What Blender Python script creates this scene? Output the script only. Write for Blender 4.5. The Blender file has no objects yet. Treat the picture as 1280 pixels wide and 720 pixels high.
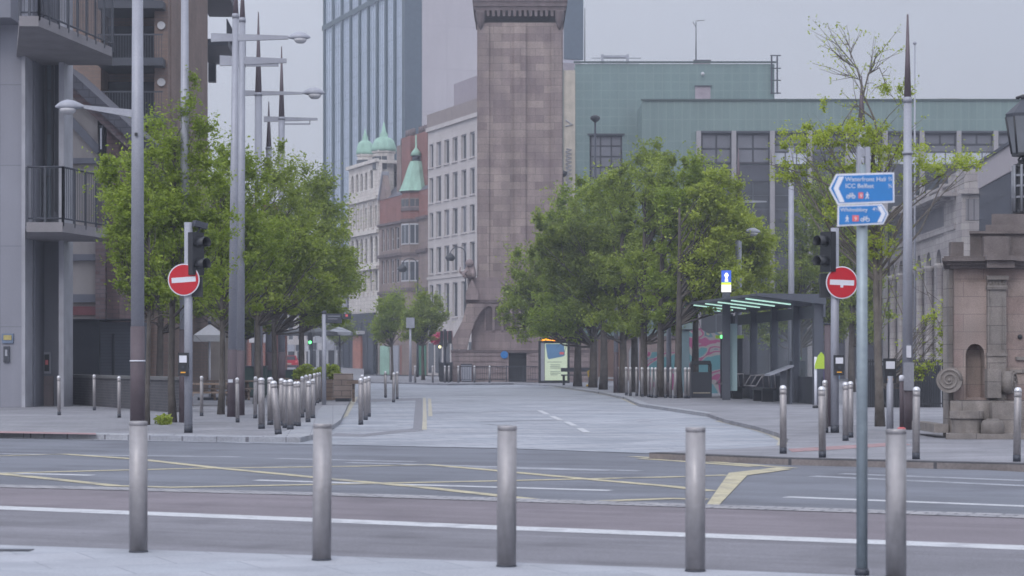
import bpy, math, random
import numpy as np
from mathutils import Vector, Matrix
R = math.radians
F = 2560.0; H = 1.45; CX = 640.0; HY = 453.0
sc = bpy.context.scene
COL = sc.collection
def D(py, z=0.0): return (H - z) * F / (py - HY)
def XP(px, d): return (px - CX) / F * d
def ZP(py, d): return H + (HY - py) / F * d
def G(px, py, z=0.0):
    d = D(py, z); return Vector((XP(px, d), d, z))

# ------------------------------------------------------------------ materials
MATS = {}
LAST = [None]
def nd(nt, t, **kw):
    n = nt.nodes.new(t)
    for k, v in kw.items(): setattr(n, k, v)
    return n
def mat(name, col, rough=0.8, metal=0.0, var=0.15, scale=1.5, bump=0.0, bscale=30.0, pattern=None, spec=0.4,
        emit=None, estr=0.0, streak=0.0, fine=0.06, fscale=25.0, stain=None, tracks=None, scuff=False):
    if name in MATS: return MATS[name]
    m = bpy.data.materials.new(name); m.use_nodes = True; MATS[name] = m
    nt = m.node_tree; L = nt.links
    b = nt.nodes['Principled BSDF']
    b.inputs['Roughness'].default_value = rough; b.inputs['Metallic'].default_value = metal
    b.inputs['Specular IOR Level'].default_value = spec
    tc = nd(nt, 'ShaderNodeTexCoord')
    vec = tc.outputs['Object']
    base = nd(nt, 'ShaderNodeRGB'); base.outputs[0].default_value = (*col, 1)
    cur = base.outputs[0]; hgt = None
    def mixc(fac, a, c2, mode='MIX'):
        mx = nd(nt, 'ShaderNodeMix', data_type='RGBA', blend_type=mode)
        if isinstance(fac, float): mx.inputs[0].default_value = fac
        else: L.new(fac, mx.inputs[0])
        for s, v in ((6, a), (7, c2)):
            if isinstance(v, tuple): mx.inputs[s].default_value = (*v, 1)
            else: L.new(v, mx.inputs[s])
        return mx.outputs[2]
    def mul(sock, k, lo, hi):
        mr = nd(nt, 'ShaderNodeMapRange'); mr.inputs[1].default_value = 0.3; mr.inputs[2].default_value = 0.7
        mr.inputs[3].default_value = lo; mr.inputs[4].default_value = hi
        L.new(sock, mr.inputs[0]); return mr.outputs[0]
    if pattern:
        # pattern: dict(w,h,mortar,c2,mc,plane,offset,rot)
        sx = nd(nt, 'ShaderNodeSeparateXYZ'); L.new(vec, sx.inputs[0])
        cb = nd(nt, 'ShaderNodeCombineXYZ')
        if pattern.get('plane', 'wall') == 'wall':
            ad = nd(nt, 'ShaderNodeMath', operation='ADD'); L.new(sx.outputs[0], ad.inputs[0]); L.new(sx.outputs[1], ad.inputs[1])
            L.new(ad.outputs[0], cb.inputs[0]); L.new(sx.outputs[2], cb.inputs[1]); pv = cb.outputs[0]
        else:
            mp = nd(nt, 'ShaderNodeMapping'); mp.inputs['Rotation'].default_value = (0, 0, pattern.get('rot', 0))
            L.new(vec, mp.inputs[0]); pv = mp.outputs[0]
        bt = nd(nt, 'ShaderNodeTexBrick'); L.new(pv, bt.inputs['Vector'])
        bt.offset = pattern.get('offset', 0.5); bt.inputs['Scale'].default_value = 1.0
        bt.inputs['Brick Width'].default_value = pattern['w']; bt.inputs['Row Height'].default_value = pattern['h']
        bt.inputs['Mortar Size'].default_value = pattern.get('mortar', 0.01); bt.inputs['Mortar Smooth'].default_value = 0.3
        bt.inputs['Bias'].default_value = pattern.get('bias', 0.0)
        bt.inputs['Color1'].default_value = (*col, 1); bt.inputs['Color2'].default_value = (*pattern['c2'], 1)
        bt.inputs['Mortar'].default_value = (*pattern['mc'], 1)
        cur = bt.outputs['Color']; hgt = bt.outputs['Fac']
    if var:
        n = nd(nt, 'ShaderNodeTexNoise'); n.inputs['Scale'].default_value = scale; n.inputs['Detail'].default_value = 5
        L.new(vec, n.inputs['Vector'])
        f = mul(n.outputs[0], 1, 1 - var, 1 + var)
        vm = nd(nt, 'ShaderNodeVectorMath', operation='SCALE'); L.new(cur, vm.inputs[0]); L.new(f, vm.inputs[3]); cur = vm.outputs[0]
    if fine:
        n = nd(nt, 'ShaderNodeTexNoise'); n.inputs['Scale'].default_value = fscale; n.inputs['Detail'].default_value = 3
        L.new(vec, n.inputs['Vector'])
        f = mul(n.outputs[0], 1, 1 - fine, 1 + fine)
        vm = nd(nt, 'ShaderNodeVectorMath', operation='SCALE'); L.new(cur, vm.inputs[0]); L.new(f, vm.inputs[3]); cur = vm.outputs[0]
    if streak:
        mp = nd(nt, 'ShaderNodeMapping'); mp.inputs['Scale'].default_value = (1.6, 1.6, 0.12); L.new(vec, mp.inputs[0])
        n = nd(nt, 'ShaderNodeTexNoise'); n.inputs['Scale'].default_value = 1.2; n.inputs['Detail'].default_value = 6
        L.new(mp.outputs[0], n.inputs['Vector'])
        f = mul(n.outputs[0], 1, 1 - streak, 1 + streak * .4)
        vm = nd(nt, 'ShaderNodeVectorMath', operation='SCALE'); L.new(cur, vm.inputs[0]); L.new(f, vm.inputs[3]); cur = vm.outputs[0]
    if stain:
        n = nd(nt, 'ShaderNodeTexNoise'); n.inputs['Scale'].default_value = stain[1]; n.inputs['Detail'].default_value = 6
        L.new(vec, n.inputs['Vector'])
        mr = nd(nt, 'ShaderNodeMapRange'); mr.inputs[1].default_value = .52; mr.inputs[2].default_value = .66
        mr.inputs[3].default_value = 0; mr.inputs[4].default_value = stain[2]; L.new(n.outputs[0], mr.inputs[0])
        cur = mixc(mr.outputs[0], cur, stain[0])
    if tracks:
        # wear drawn out along the direction of travel: (angle, along, across, amount)
        mp = nd(nt, 'ShaderNodeMapping'); mp.inputs['Rotation'].default_value = (0, 0, -tracks[0]); mp.inputs['Scale'].default_value = (tracks[1], tracks[2], 1)
        mp.vector_type = 'POINT'
        rt_ = nd(nt, 'ShaderNodeVectorRotate', rotation_type='Z_AXIS'); rt_.inputs['Angle'].default_value = -tracks[0]
        L.new(vec, rt_.inputs['Vector']); mp.inputs['Rotation'].default_value = (0, 0, 0); L.new(rt_.outputs[0], mp.inputs[0])
        n = nd(nt, 'ShaderNodeTexNoise'); n.inputs['Scale'].default_value = 1; n.inputs['Detail'].default_value = 7; n.inputs['Roughness'].default_value = .62
        L.new(mp.outputs[0], n.inputs['Vector'])
        f = mul(n.outputs[0], 1, 1 - tracks[3], 1 + tracks[3])
        vm = nd(nt, 'ShaderNodeVectorMath', operation='SCALE'); L.new(cur, vm.inputs[0]); L.new(f, vm.inputs[3]); cur = vm.outputs[0]
        # scattered gum spots and grit
        vo = nd(nt, 'ShaderNodeTexVoronoi'); vo.inputs['Scale'].default_value = 2.2; L.new(vec, vo.inputs['Vector'])
        mr = nd(nt, 'ShaderNodeMapRange'); mr.inputs[1].default_value = .035; mr.inputs[2].default_value = .06; mr.inputs[3].default_value = .72; mr.inputs[4].default_value = 1
        L.new(vo.outputs['Distance'], mr.inputs[0])
        vm = nd(nt, 'ShaderNodeVectorMath', operation='SCALE'); L.new(cur, vm.inputs[0]); L.new(mr.outputs[0], vm.inputs[3]); cur = vm.outputs[0]
    if scuff:
        mp = nd(nt, 'ShaderNodeMapping'); mp.inputs['Scale'].default_value = (14, 14, 3); L.new(vec, mp.inputs[0])
        oi = nd(nt, 'ShaderNodeObjectInfo'); ad = nd(nt, 'ShaderNodeVectorMath', operation='ADD'); L.new(mp.outputs[0], ad.inputs[0]); L.new(oi.outputs['Location'], ad.inputs[1])
        n = nd(nt, 'ShaderNodeTexNoise'); n.inputs['Scale'].default_value = 1; n.inputs['Detail'].default_value = 8; L.new(ad.outputs[0], n.inputs['Vector'])
        mr = nd(nt, 'ShaderNodeMapRange'); mr.inputs[1].default_value = .35; mr.inputs[2].default_value = .65; mr.inputs[3].default_value = rough - .12; mr.inputs[4].default_value = rough + .2
        L.new(n.outputs[0], mr.inputs[0]); L.new(mr.outputs[0], b.inputs['Roughness'])
        f = mul(n.outputs[0], 1, .78, 1.12)
        vm = nd(nt, 'ShaderNodeVectorMath', operation='SCALE'); L.new(cur, vm.inputs[0]); L.new(f, vm.inputs[3]); cur = vm.outputs[0]
    L.new(cur, b.inputs['Base Color'])
    if bump:
        n = nd(nt, 'ShaderNodeTexNoise'); n.inputs['Scale'].default_value = bscale; L.new(vec, n.inputs['Vector'])
        bp = nd(nt, 'ShaderNodeBump'); bp.inputs['Strength'].default_value = bump; bp.inputs['Distance'].default_value = 0.02
        L.new(n.outputs[0], bp.inputs['Height']); L.new(bp.outputs[0], b.inputs['Normal'])
    if emit:
        b.inputs['Emission Color'].default_value = (*emit, 1); b.inputs['Emission Strength'].default_value = estr
    return m
def glass_mat(name, col, alpha=0.25, rough=0.08):
    m = bpy.data.materials.new(name); m.use_nodes = True; MATS[name] = m
    b = m.node_tree.nodes['Principled BSDF']
    b.inputs['Base Color'].default_value = (*col, 1); b.inputs['Roughness'].default_value = rough
    b.inputs['Alpha'].default_value = alpha; b.inputs['Specular IOR Level'].default_value = 0.6
    return m
def leaf_mat(name, c1, c2, c3):
    m = bpy.data.materials.new(name); m.use_nodes = True; MATS[name] = m
    nt = m.node_tree; L = nt.links; b = nt.nodes['Principled BSDF']; out = nt.nodes['Material Output']
    g = nd(nt, 'ShaderNodeNewGeometry'); cr = nd(nt, 'ShaderNodeValToRGB')
    cr.color_ramp.elements[0].color = (*c1, 1); cr.color_ramp.elements[1].color = (*c3, 1)
    e = cr.color_ramp.elements.new(.55); e.color = (*c2, 1)
    tc = nd(nt, 'ShaderNodeTexCoord'); n = nd(nt, 'ShaderNodeTexNoise'); n.inputs['Scale'].default_value = .9
    L.new(tc.outputs['Object'], n.inputs['Vector'])
    ad = nd(nt, 'ShaderNodeMath', operation='MULTIPLY_ADD'); ad.inputs[1].default_value = .5
    mr = nd(nt, 'ShaderNodeMapRange'); mr.inputs[1].default_value = .3; mr.inputs[2].default_value = .7; mr.inputs[4].default_value = .5
    L.new(n.outputs[0], mr.inputs[0])
    L.new(g.outputs['Random Per Island'], ad.inputs[0]); L.new(mr.outputs[0], ad.inputs[2]); L.new(ad.outputs[0], cr.inputs[0])
    L.new(cr.outputs[0], b.inputs['Base Color']); b.inputs['Roughness'].default_value = .6; b.inputs['Specular IOR Level'].default_value = .25
    tr = nd(nt, 'ShaderNodeBsdfTranslucent')
    vm = nd(nt, 'ShaderNodeMix', data_type='RGBA', blend_type='MULTIPLY'); vm.inputs[0].default_value = 1
    L.new(cr.outputs[0], vm.inputs[6]); vm.inputs[7].default_value = (1.25, 1.3, .7, 1); L.new(vm.outputs[2], tr.inputs[0])
    mx = nd(nt, 'ShaderNodeMixShader'); mx.inputs[0].default_value = .5
    L.new(b.outputs[0], mx.inputs[1]); L.new(tr.outputs[0], mx.inputs[2]); L.new(mx.outputs[0], out.inputs['Surface'])
    return m

# ------------------------------------------------------------------ mesh builder
class MB:
    def __init__(s): s.v = []; s.f = []; s.sm = []; s.mi = []; s.cm = 0
    def add(s, vs, fs, smooth=False):
        o = len(s.v); s.v += [tuple(v) for v in vs]
        for f in fs:
            s.f.append(tuple(i + o for i in f)); s.sm.append(smooth); s.mi.append(s.cm)
        return s
    def box(s, x0, x1, y0, y1, z0, z1):
        if x0 > x1: x0, x1 = x1, x0
        if y0 > y1: y0, y1 = y1, y0
        if z0 > z1: z0, z1 = z1, z0
        return s.add([(x0,y0,z0),(x1,y0,z0),(x1,y1,z0),(x0,y1,z0),(x0,y0,z1),(x1,y0,z1),(x1,y1,z1),(x0,y1,z1)],
              [(3,2,1,0),(4,5,6,7),(0,1,5,4),(1,2,6,5),(2,3,7,6),(3,0,4,7)])
    def obox(s, c, sx, sy, sz, rot):
        """box centred at c with Euler rot"""
        M = Matrix.Translation(Vector(c)) @ (rot.to_4x4() if isinstance(rot, Matrix) else Matrix.Rotation(rot, 4, 'Z'))
        vs = [M @ Vector((a*sx/2, b*sy/2, d*sz/2)) for d in (-1,1) for (a,b) in ((-1,-1),(1,-1),(1,1),(-1,1))]
        return s.add(vs, [(3,2,1,0),(4,5,6,7),(0,1,5,4),(1,2,6,5),(2,3,7,6),(3,0,4,7)])
    def tube(s, pts, rads, n=10, cap=True):
        pts = [Vector(p) for p in pts]
        if not hasattr(rads, '__len__'): rads = [rads]*len(pts)
        vs = []; up = None
        for i, p in enumerate(pts):
            t = (pts[min(i+1, len(pts)-1)] - pts[max(i-1, 0)]).normalized()
            if up is None:
                up = Vector((1,0,0)) if abs(t.x) < .9 else Vector((0,1,0))
            a = (up - t*up.dot(t)).normalized(); up = a; b = t.cross(a)
            for k in range(n):
                an = 2*math.pi*k/n
                vs.append(p + (a*math.cos(an) + b*math.sin(an))*rads[i])
        fs = [(i*n+k, i*n+(k+1)%n, (i+1)*n+(k+1)%n, (i+1)*n+k) for i in range(len(pts)-1) for k in range(n)]
        o = len(s.v); s.add(vs, fs, True)
        if cap:
            s.f += [tuple(o+k for k in reversed(range(n))), tuple(o+(len(pts)-1)*n+k for k in range(n))]; s.sm += [False]*2; s.mi += [s.cm]*2
        return s
    def lathe(s, prof, c=(0,0,0), n=16, flat=False):
        """prof: (r,z) list, about z through c"""
        vs = [(c[0]+r*math.cos(2*math.pi*k/n), c[1]+r*math.sin(2*math.pi*k/n), c[2]+z) for r, z in prof for k in range(n)]
        fs = [(i*n+k, i*n+(k+1)%n, (i+1)*n+(k+1)%n, (i+1)*n+k) for i in range(len(prof)-1) for k in range(n)]
        o = len(s.v); s.add(vs, fs, not flat)
        s.f += [tuple(o+k for k in reversed(range(n))), tuple(o+(len(prof)-1)*n+k for k in range(n))]; s.sm += [False]*2; s.mi += [s.cm]*2
        return s
    def prism(s, poly, ax, a, b):
        """poly in the plane across axis ax: 'x'->(y,z) 'y'->(x,z) 'z'->(x,y)"""
        def P(p, t): return {'x': (t,p[0],p[1]), 'y': (p[0],t,p[1]), 'z': (p[0],p[1],t)}[ax]
        n = len(poly)
        vs = [P(p,a) for p in poly] + [P(p,b) for p in poly]
        fs = [tuple(range(n)), tuple(reversed(range(n, 2*n)))] + [(i, i+n, (i+1)%n+n, (i+1)%n) for i in range(n)]
        return s.add(vs, fs)
    def ball(s, c, r, n=8, sz=1.0):
        pr = [(max(1e-3, r*math.sin(math.pi*i/n)), -r*sz*math.cos(math.pi*i/n)) for i in range(n+1)]
        return s.lathe(pr, c, n*2)
    def build(s, name, m, parent=None, **props):
        me = bpy.data.meshes.new(name); me.from_pydata(s.v, [], s.f)
        me.polygons.foreach_set('use_smooth', s.sm)
        ms = m if isinstance(m, (list, tuple)) else [m]
        for q in ms: me.materials.append(q)
        if len(ms) > 1: me.polygons.foreach_set('material_index', s.mi)
        import bmesh
        bm = bmesh.new(); bm.from_mesh(me); bmesh.ops.recalc_face_normals(bm, faces=bm.faces); bm.to_mesh(me); bm.free()
        me.update()
        o = bpy.data.objects.new(name, me); COL.objects.link(o)
        if parent: o.parent = parent
        for k, v in props.items(): o[k] = v
        LAST[0] = o
        return o
def thing(name, label, cat, loc=(0,0,0), rotz=0.0, group=None):
    o = bpy.data.objects.new(name, None); COL.objects.link(o); o.location = loc; o.rotation_euler = (0,0,rotz)
    o['label'] = label; o['category'] = cat
    if group: o['group'] = group
    o.empty_display_size = .3
    return o
def tag(o, label, cat, group=None):
    o['label'] = label; o['category'] = cat
    if group: o['group'] = group
    return o
def dup(root, loc, rotz=None, label=None, scale=None):
    r = root.copy(); COL.objects.link(r); r.location = loc
    if rotz is not None: r.rotation_euler = (0,0,rotz)
    if label: r['label'] = label
    if scale: r.scale = scale
    for ch in list(root.children):
        c = ch.copy(); COL.objects.link(c); c.parent = r
        for g in ch.children:
            d = g.copy(); COL.objects.link(d); d.parent = c
    return r
def text(s, size, m, parent, loc, name='lettering', ext=0.002, align='LEFT', rot=(R(90),0,0)):
    cu = bpy.data.curves.new('t', 'FONT'); cu.body = s; cu.size = size; cu.extrude = ext; cu.align_x = align
    cu.resolution_u = 3
    to = bpy.data.objects.new('t', cu); COL.objects.link(to)
    bpy.context.view_layer.update()
    me = bpy.data.meshes.new_from_object(to.evaluated_get(bpy.context.evaluated_depsgraph_get()))
    bpy.data.objects.remove(to); bpy.data.curves.remove(cu)
    me.name = name; me.materials.clear(); me.materials.append(m)
    o = bpy.data.objects.new(name, me); COL.objects.link(o); o.location = loc; o.rotation_euler = rot; o.parent = parent
    return o
ORD = 'first second third fourth fifth sixth seventh eighth ninth tenth eleventh twelfth thirteenth fourteenth fifteenth sixteenth seventeenth eighteenth nineteenth twentieth'.split()

# ------------------------------------------------------------------ facade frame: line through A (px,d) with plan direction dir, x to the right
class Fac:
    def __init__(s, px0, d0, vpx, px1, away=True):
        """facade vertical plane through (px0,d0), vanishing at vpx; spans px0..px1 with px0<px1 after sorting"""
        A = Vector((XP(px0,d0), d0)); dv = Vector(((vpx-CX)/F, 1.0))
        s.A = A; s.dv = dv
        p = s.hit(px0); q = s.hit(px1)
        if px0 > px1: p, q = q, p
        s.O = p; s.L = (q-p).length; s.dir = (q-p).normalized(); s.ang = math.atan2(s.dir.y, s.dir.x)
    def hit(s, px):
        k = (px-CX)/F  # X = k*Y
        # A.x + t dv.x = k (A.y + t dv.y)
        t = (k*s.A.y - s.A.x) / (s.dv.x - k*s.dv.y)
        return s.A + s.dv*t
    def u(s, px): return (s.hit(px)-s.O).dot(s.dir)
    def d(s, px): return s.hit(px).y
    def z(s, px, py): return ZP(py, s.hit(px).y)
    @property
    def loc(s): return (s.O.x, s.O.y, 0)
def front(px0, px1, d):
    f = Fac.__new__(Fac); f.A = Vector((XP(px0,d), d)); f.dv = Vector((1,0)); f.O = f.A; f.L = XP(px1,d)-XP(px0,d)
    f.dir = Vector((1,0)); f.ang = 0.0; return f
def hole_wall(mb, x0, x1, z0, z1, holes_x, rows, y0=0.0, th=0.4):
    """wall slab with a grid of openings: real holes"""
    zs = z0
    for (a, b) in sorted(rows):
        if a > zs: mb.box(x0, x1, y0, y0+th, zs, a)
        xs = x0
        for (c, d) in sorted(holes_x):
            if c > xs + 1e-4: mb.box(xs, c, y0, y0+th, a, b)
            xs = d
        if x1 > xs + 1e-4: mb.box(xs, x1, y0, y0+th, a, b)
        zs = b
    if z1 > zs: mb.box(x0, x1, y0, y0+th, zs, z1)
def window(parent, x0, x1, z0, z1, y, mf, mg, nx=1, nz=1, fr=.07, name='window', lab=None):
    mb = MB(); t = .08
    mb.box(x0,x1,y,y+t,z0,z0+fr); mb.box(x0,x1,y,y+t,z1-fr,z1); mb.box(x0,x0+fr,y,y+t,z0+fr,z1-fr); mb.box(x1-fr,x1,y,y+t,z0+fr,z1-fr)
    for i in range(1, nx):
        c = x0+(x1-x0)*i/nx; mb.box(c-fr*.4,c+fr*.4,y+.005,y+t,z0+fr,z1-fr)
    for i in range(1, nz):
        c = z0+(z1-z0)*i/nz; mb.box(x0+fr,x1-fr,y+.01,y+t,c-fr*.4,c+fr*.4)
    w = mb.build(name, mf, parent)
    MB().box(x0+fr*.5,x1-fr*.5,y+.05,y+.06,z0+fr*.5,z1-fr*.5).build('pane', mg, w)
    return w
def arch_wall(mb, bays, z0, zs, z1, y0, th, pointed=False, n=10):
    """bays: list of (x0,x1,open0,open1); opening springs at zs, crown half circle (or pointed)"""
    for (x0,x1,a,b) in bays:
        mb.box(x0,a,y0,y0+th,z0,zs); mb.box(b,x1,y0,y0+th,z0,zs)
        c=(a+b)/2; r=(b-a)/2; pts=[]
        for i in range(n+1):
            t=math.pi*i/n; k = 1.35 if pointed else 1.0
            zz = r*k*(math.sin(t)**(.8 if pointed else 1))
            pts.append((c-r*math.cos(t), zs+zz))
        pts[0]=(a,zs); pts[-1]=(b,zs)
        top=[(x0,z1)]+[(p[0],z1) for p in pts[1:-1]]+[(x1,z1)]
        low=[(x0,zs)]+pts[1:-1]+[(x1,zs)]
        low2=pts
        # strips
        for i in range(n):
            q=[low2[i],low2[i+1],(low2[i+1][0],z1),(low2[i][0],z1)]
            mb.prism(q,'y',y0,y0+th)
        if a>x0: mb.box(x0,a,y0,y0+th,zs,z1)
        if x1>b: mb.box(b,x1,y0,y0+th,zs,z1)
EXPO = 0.3
# ------------------------------------------------------------------ palette
M_asph = mat('asphalt', (.13,.138,.165), .9, var=.12, scale=.35, fine=.22, fscale=60, bump=.25, bscale=120, stain=((.06,.06,.075),.5,.35), tracks=(R(-24),.10,1.4,.16))
M_asph_red = mat('asphalt_bus_lane', (.155,.138,.158), .9, var=.12, scale=.5, fine=.2, fscale=60, bump=.25, bscale=120, stain=((.085,.075,.09),.8,.35), tracks=(R(-24),.12,2.2,.16))
M_asph_edge = mat('asphalt_near_lane', (.15,.148,.17), .9, var=.14, scale=.6, fine=.2, fscale=60, bump=.25, bscale=120, stain=((.08,.078,.092),.9,.4), tracks=(R(-24),.15,2.6,.18))
M_sett = mat('pale_setts', (.225,.245,.285), .75, var=.10, scale=.25, pattern=dict(w=1.1,h=.5,mortar=.022,c2=(.31,.32,.36),mc=(.14,.15,.175),plane='floor',rot=R(-25)), fine=.1, fscale=12, stain=((.16,.17,.20),.35,.45), tracks=(R(-14),.10,.9,.16))
M_pave = mat('paving', (.18,.182,.205), .8, var=.10, scale=.4, pattern=dict(w=.6,h=.4,mortar=.01,c2=(.22,.22,.245),mc=(.11,.11,.13),plane='floor',rot=R(-25)), fine=.1, fscale=14, stain=((.12,.12,.14),.6,.45), tracks=(R(-14),.2,.9,.12))
M_pave_near = mat('pale_paving', (.27,.285,.325), .8, var=.10, scale=.7, pattern=dict(w=.9,h=.6,mortar=.006,c2=(.30,.31,.35),mc=(.17,.18,.20),plane='floor',rot=R(-25)), fine=.12, fscale=40, stain=((.19,.20,.23),1.2,.4), tracks=(R(-24),.4,1.6,.12))
M_kerb = mat('granite_kerb', (.24,.25,.285), .75, var=.12, scale=2, pattern=dict(w=.9,h=.5,mortar=.012,c2=(.28,.285,.31),mc=(.10,.10,.12),plane='floor',rot=R(-5)), fine=.15)
M_kerb_dk = mat('brown_kerb', (.15,.135,.135), .8, var=.2, scale=1.5, pattern=dict(w=.9,h=.5,mortar=.012,c2=(.17,.15,.15),mc=(.06,.06,.07),plane='wall'), fine=.15)
M_dark_sett = mat('dark_setts', (.195,.20,.225), .8, var=.12, pattern=dict(w=.2,h=.1,mortar=.01,c2=(.19,.19,.22),mc=(.10,.10,.12),plane='floor'), fine=.1)
M_red_pave = mat('tactile_paving', (.27,.17,.18), .85, var=.15, scale=2, pattern=dict(w=.4,h=.4,offset=0,mortar=.01,c2=(.27,.18,.19),mc=(.15,.12,.13),plane='floor'), fine=.1)
M_white_ln = mat('road_paint_white', (.43,.44,.47), .7, var=.12, scale=3, fine=.2, fscale=40, stain=((.25,.25,.28),3,.7))
M_faint_ln = mat('road_paint_worn', (.26,.27,.305), .8, var=.15, scale=3, fine=.25, fscale=30, stain=((.14,.145,.165),2.5,.8))
M_yel_ln = mat('road_paint_yellow', (.37,.335,.235), .75, var=.15, scale=3, fine=.2, fscale=30, stain=((.17,.165,.16),2.2,.85))
M_yel_pale = mat('kerb_paint_yellow', (.36,.335,.27), .75, var=.12, scale=3, fine=.2, stain=((.25,.25,.26),1.5,.7))
M_steel = mat('brushed_steel', (.30,.29,.305), .5, .5, var=.06, scale=3, fine=.05, scuff=True)
M_steel_far = mat('satin_steel', (.30,.285,.295), .48, .55, var=.08, scale=3, scuff=True)
M_dome = mat('polished_dome', (.58,.58,.61), .35, .5, var=.03)
M_galv = mat('grey_pole_paint', (.29,.30,.35), .5, .2, var=.06, scale=2, streak=.1)
M_galv_lt = mat('galvanised', (.25,.295,.33), .5, .4, var=.12, scale=6, streak=.15)
M_brown = mat('brown_sleeve', (.095,.075,.088), .65, .1, var=.12, scale=2, streak=.15)
M_spire = mat('copper_spire', (.12,.095,.11), .6, .3, var=.15)
M_black = mat('black_plastic', (.022,.024,.03), .45, var=.1)
M_dkgrey = mat('dark_grey_metal', (.045,.05,.066), .5, .2, var=.08)
M_lens = mat('dark_lens', (.03,.035,.035), .2, var=0, fine=0)
M_red = mat('sign_red', (.42,.006,.018), .45, var=.05, scale=4, fine=.03)
M_white = mat('sign_white', (.58,.59,.66), .5, var=.06, scale=4, fine=.03)
M_blue = mat('sign_blue', (.025,.16,.42), .45, var=.05, scale=8, fine=.03)
M_sred = mat('route_patch_red', (.60,.13,.14), .5, var=.0, fine=0)
M_bark = mat('bark', (.085,.075,.07), .9, var=.3, scale=4, bump=.6, bscale=18, streak=.2)
M_bark_lt = mat('grey_bark', (.13,.115,.105), .9, var=.3, scale=4, bump=.6, bscale=18, streak=.2)
M_leafA = leaf_mat('leaf_fresh', (.10,.145,.03), (.23,.30,.055), (.38,.45,.10))
M_leafB = leaf_mat('leaf_mid', (.11,.145,.036), (.235,.295,.066), (.39,.45,.11))
M_leafC = leaf_mat('leaf_yellow', (.15,.19,.04), (.32,.38,.07), (.48,.53,.12))
M_leafD = leaf_mat('leaf_deep', (.09,.12,.034), (.19,.24,.058), (.31,.36,.09))
M_win = mat('window_glass', (.05,.058,.07), .12, var=.25, scale=.6, spec=.6, fine=0)
M_win_dk = mat('dark_glass', (.02,.026,.036), .15, var=.25, scale=.4, spec=.6, fine=0)
M_winframe = mat('window_frame', (.06,.065,.08), .5, var=.05)
M_wfr_wh = mat('pale_window_frame', (.42,.42,.45), .6, var=.05)
M_litgreen = mat('signal_green_lit', (.05,.8,.3), .4, emit=(.15,1,.25), estr=2.2, var=0, fine=0)
M_amber = mat('amber_display', (.9,.4,.02), .4, emit=(1,.38,.02), estr=1.4, var=0, fine=0)

# ------------------------------------------------------------------ world, sun
def world():
    w = bpy.data.worlds.new("World"); sc.world = w; w.use_nodes = True
    nt = w.node_tree; L = nt.links; bg = nt.nodes['Background']; bg.inputs[1].default_value = 0.1
    sk = nd(nt, 'ShaderNodeTexSky', sky_type='NISHITA'); sk.sun_disc = False
    sk.sun_elevation = R(38); sk.sun_rotation = R(200); sk.air_density = 2.0; sk.dust_density = 4
    tc = nd(nt, 'ShaderNodeTexCoord'); sp = nd(nt, 'ShaderNodeSeparateXYZ'); L.new(tc.outputs['Generated'], sp.inputs[0])
    mr = nd(nt, 'ShaderNodeMapRange'); mr.inputs[1].default_value = 0; mr.inputs[2].default_value = 1
    mr.inputs[3].default_value = 1.0; mr.inputs[4].default_value = 2.8
    pw = nd(nt, 'ShaderNodeMath', operation='POWER'); pw.use_clamp = True; pw.inputs[1].default_value = 1.35; L.new(sp.outputs[2], pw.inputs[0]); L.new(pw.outputs[0], mr.inputs[0])
    # slightly darker to the right, soft cloud structure
    mx_ = nd(nt, 'ShaderNodeMapRange'); mx_.inputs[1].default_value = -.25; mx_.inputs[2].default_value = .3
    mx_.inputs[3].default_value = 1.05; mx_.inputs[4].default_value = .80; L.new(sp.outputs[0], mx_.inputs[0])
    n = nd(nt, 'ShaderNodeTexNoise'); n.inputs['Scale'].default_value = 2.2; n.inputs['Detail'].default_value = 5; L.new(tc.outputs['Generated'], n.inputs['Vector'])
    nr = nd(nt, 'ShaderNodeMapRange'); nr.inputs[1].default_value = .3; nr.inputs[2].default_value = .7; nr.inputs[3].default_value = .94; nr.inputs[4].default_value = 1.06
    L.new(n.outputs[0], nr.inputs[0])
    m1 = nd(nt, 'ShaderNodeMath', operation='MULTIPLY'); L.new(mr.outputs[0], m1.inputs[0]); L.new(mx_.outputs[0], m1.inputs[1])
    m2 = nd(nt, 'ShaderNodeMath', operation='MULTIPLY'); L.new(m1.outputs[0], m2.inputs[0]); L.new(nr.outputs[0], m2.inputs[1])
    my_ = nd(nt, 'ShaderNodeMapRange'); my_.inputs[1].default_value = -.9; my_.inputs[2].default_value = .9
    my_.inputs[3].default_value = 1.75; my_.inputs[4].default_value = 1.0; L.new(sp.outputs[1], my_.inputs[0])
    m3 = nd(nt, 'ShaderNodeMath', operation='MULTIPLY'); L.new(m2.outputs[0], m3.inputs[0]); L.new(my_.outputs[0], m3.inputs[1]); m2 = m3
    vs = nd(nt, 'ShaderNodeVectorMath', operation='SCALE'); vs.inputs[0].default_value = (4.35, 4.58, 5.2); L.new(m2.outputs[0], vs.inputs[3])
    mix = nd(nt, 'ShaderNodeMix', data_type='RGBA'); mix.inputs[0].default_value = .93
    L.new(sk.outputs[0], mix.inputs[6]); L.new(vs.outputs[0], mix.inputs[7]); L.new(mix.outputs[2], bg.inputs[0])
    l = bpy.data.lights.new('sun', 'SUN'); l.energy = 0.9; l.angle = R(25); l.color = (1, .96, .9)
    o = bpy.data.objects.new('sun', l); COL.objects.link(o)
    # sun behind the camera to the left-high, sun_rotation 200 deg
    el, az = R(38), R(200)
    dirv = Vector((math.sin(az)*math.cos(el), math.cos(az)*math.cos(el), math.sin(el)))
    o.rotation_euler = dirv.to_track_quat('Z', 'Y').to_euler()
world()

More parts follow.
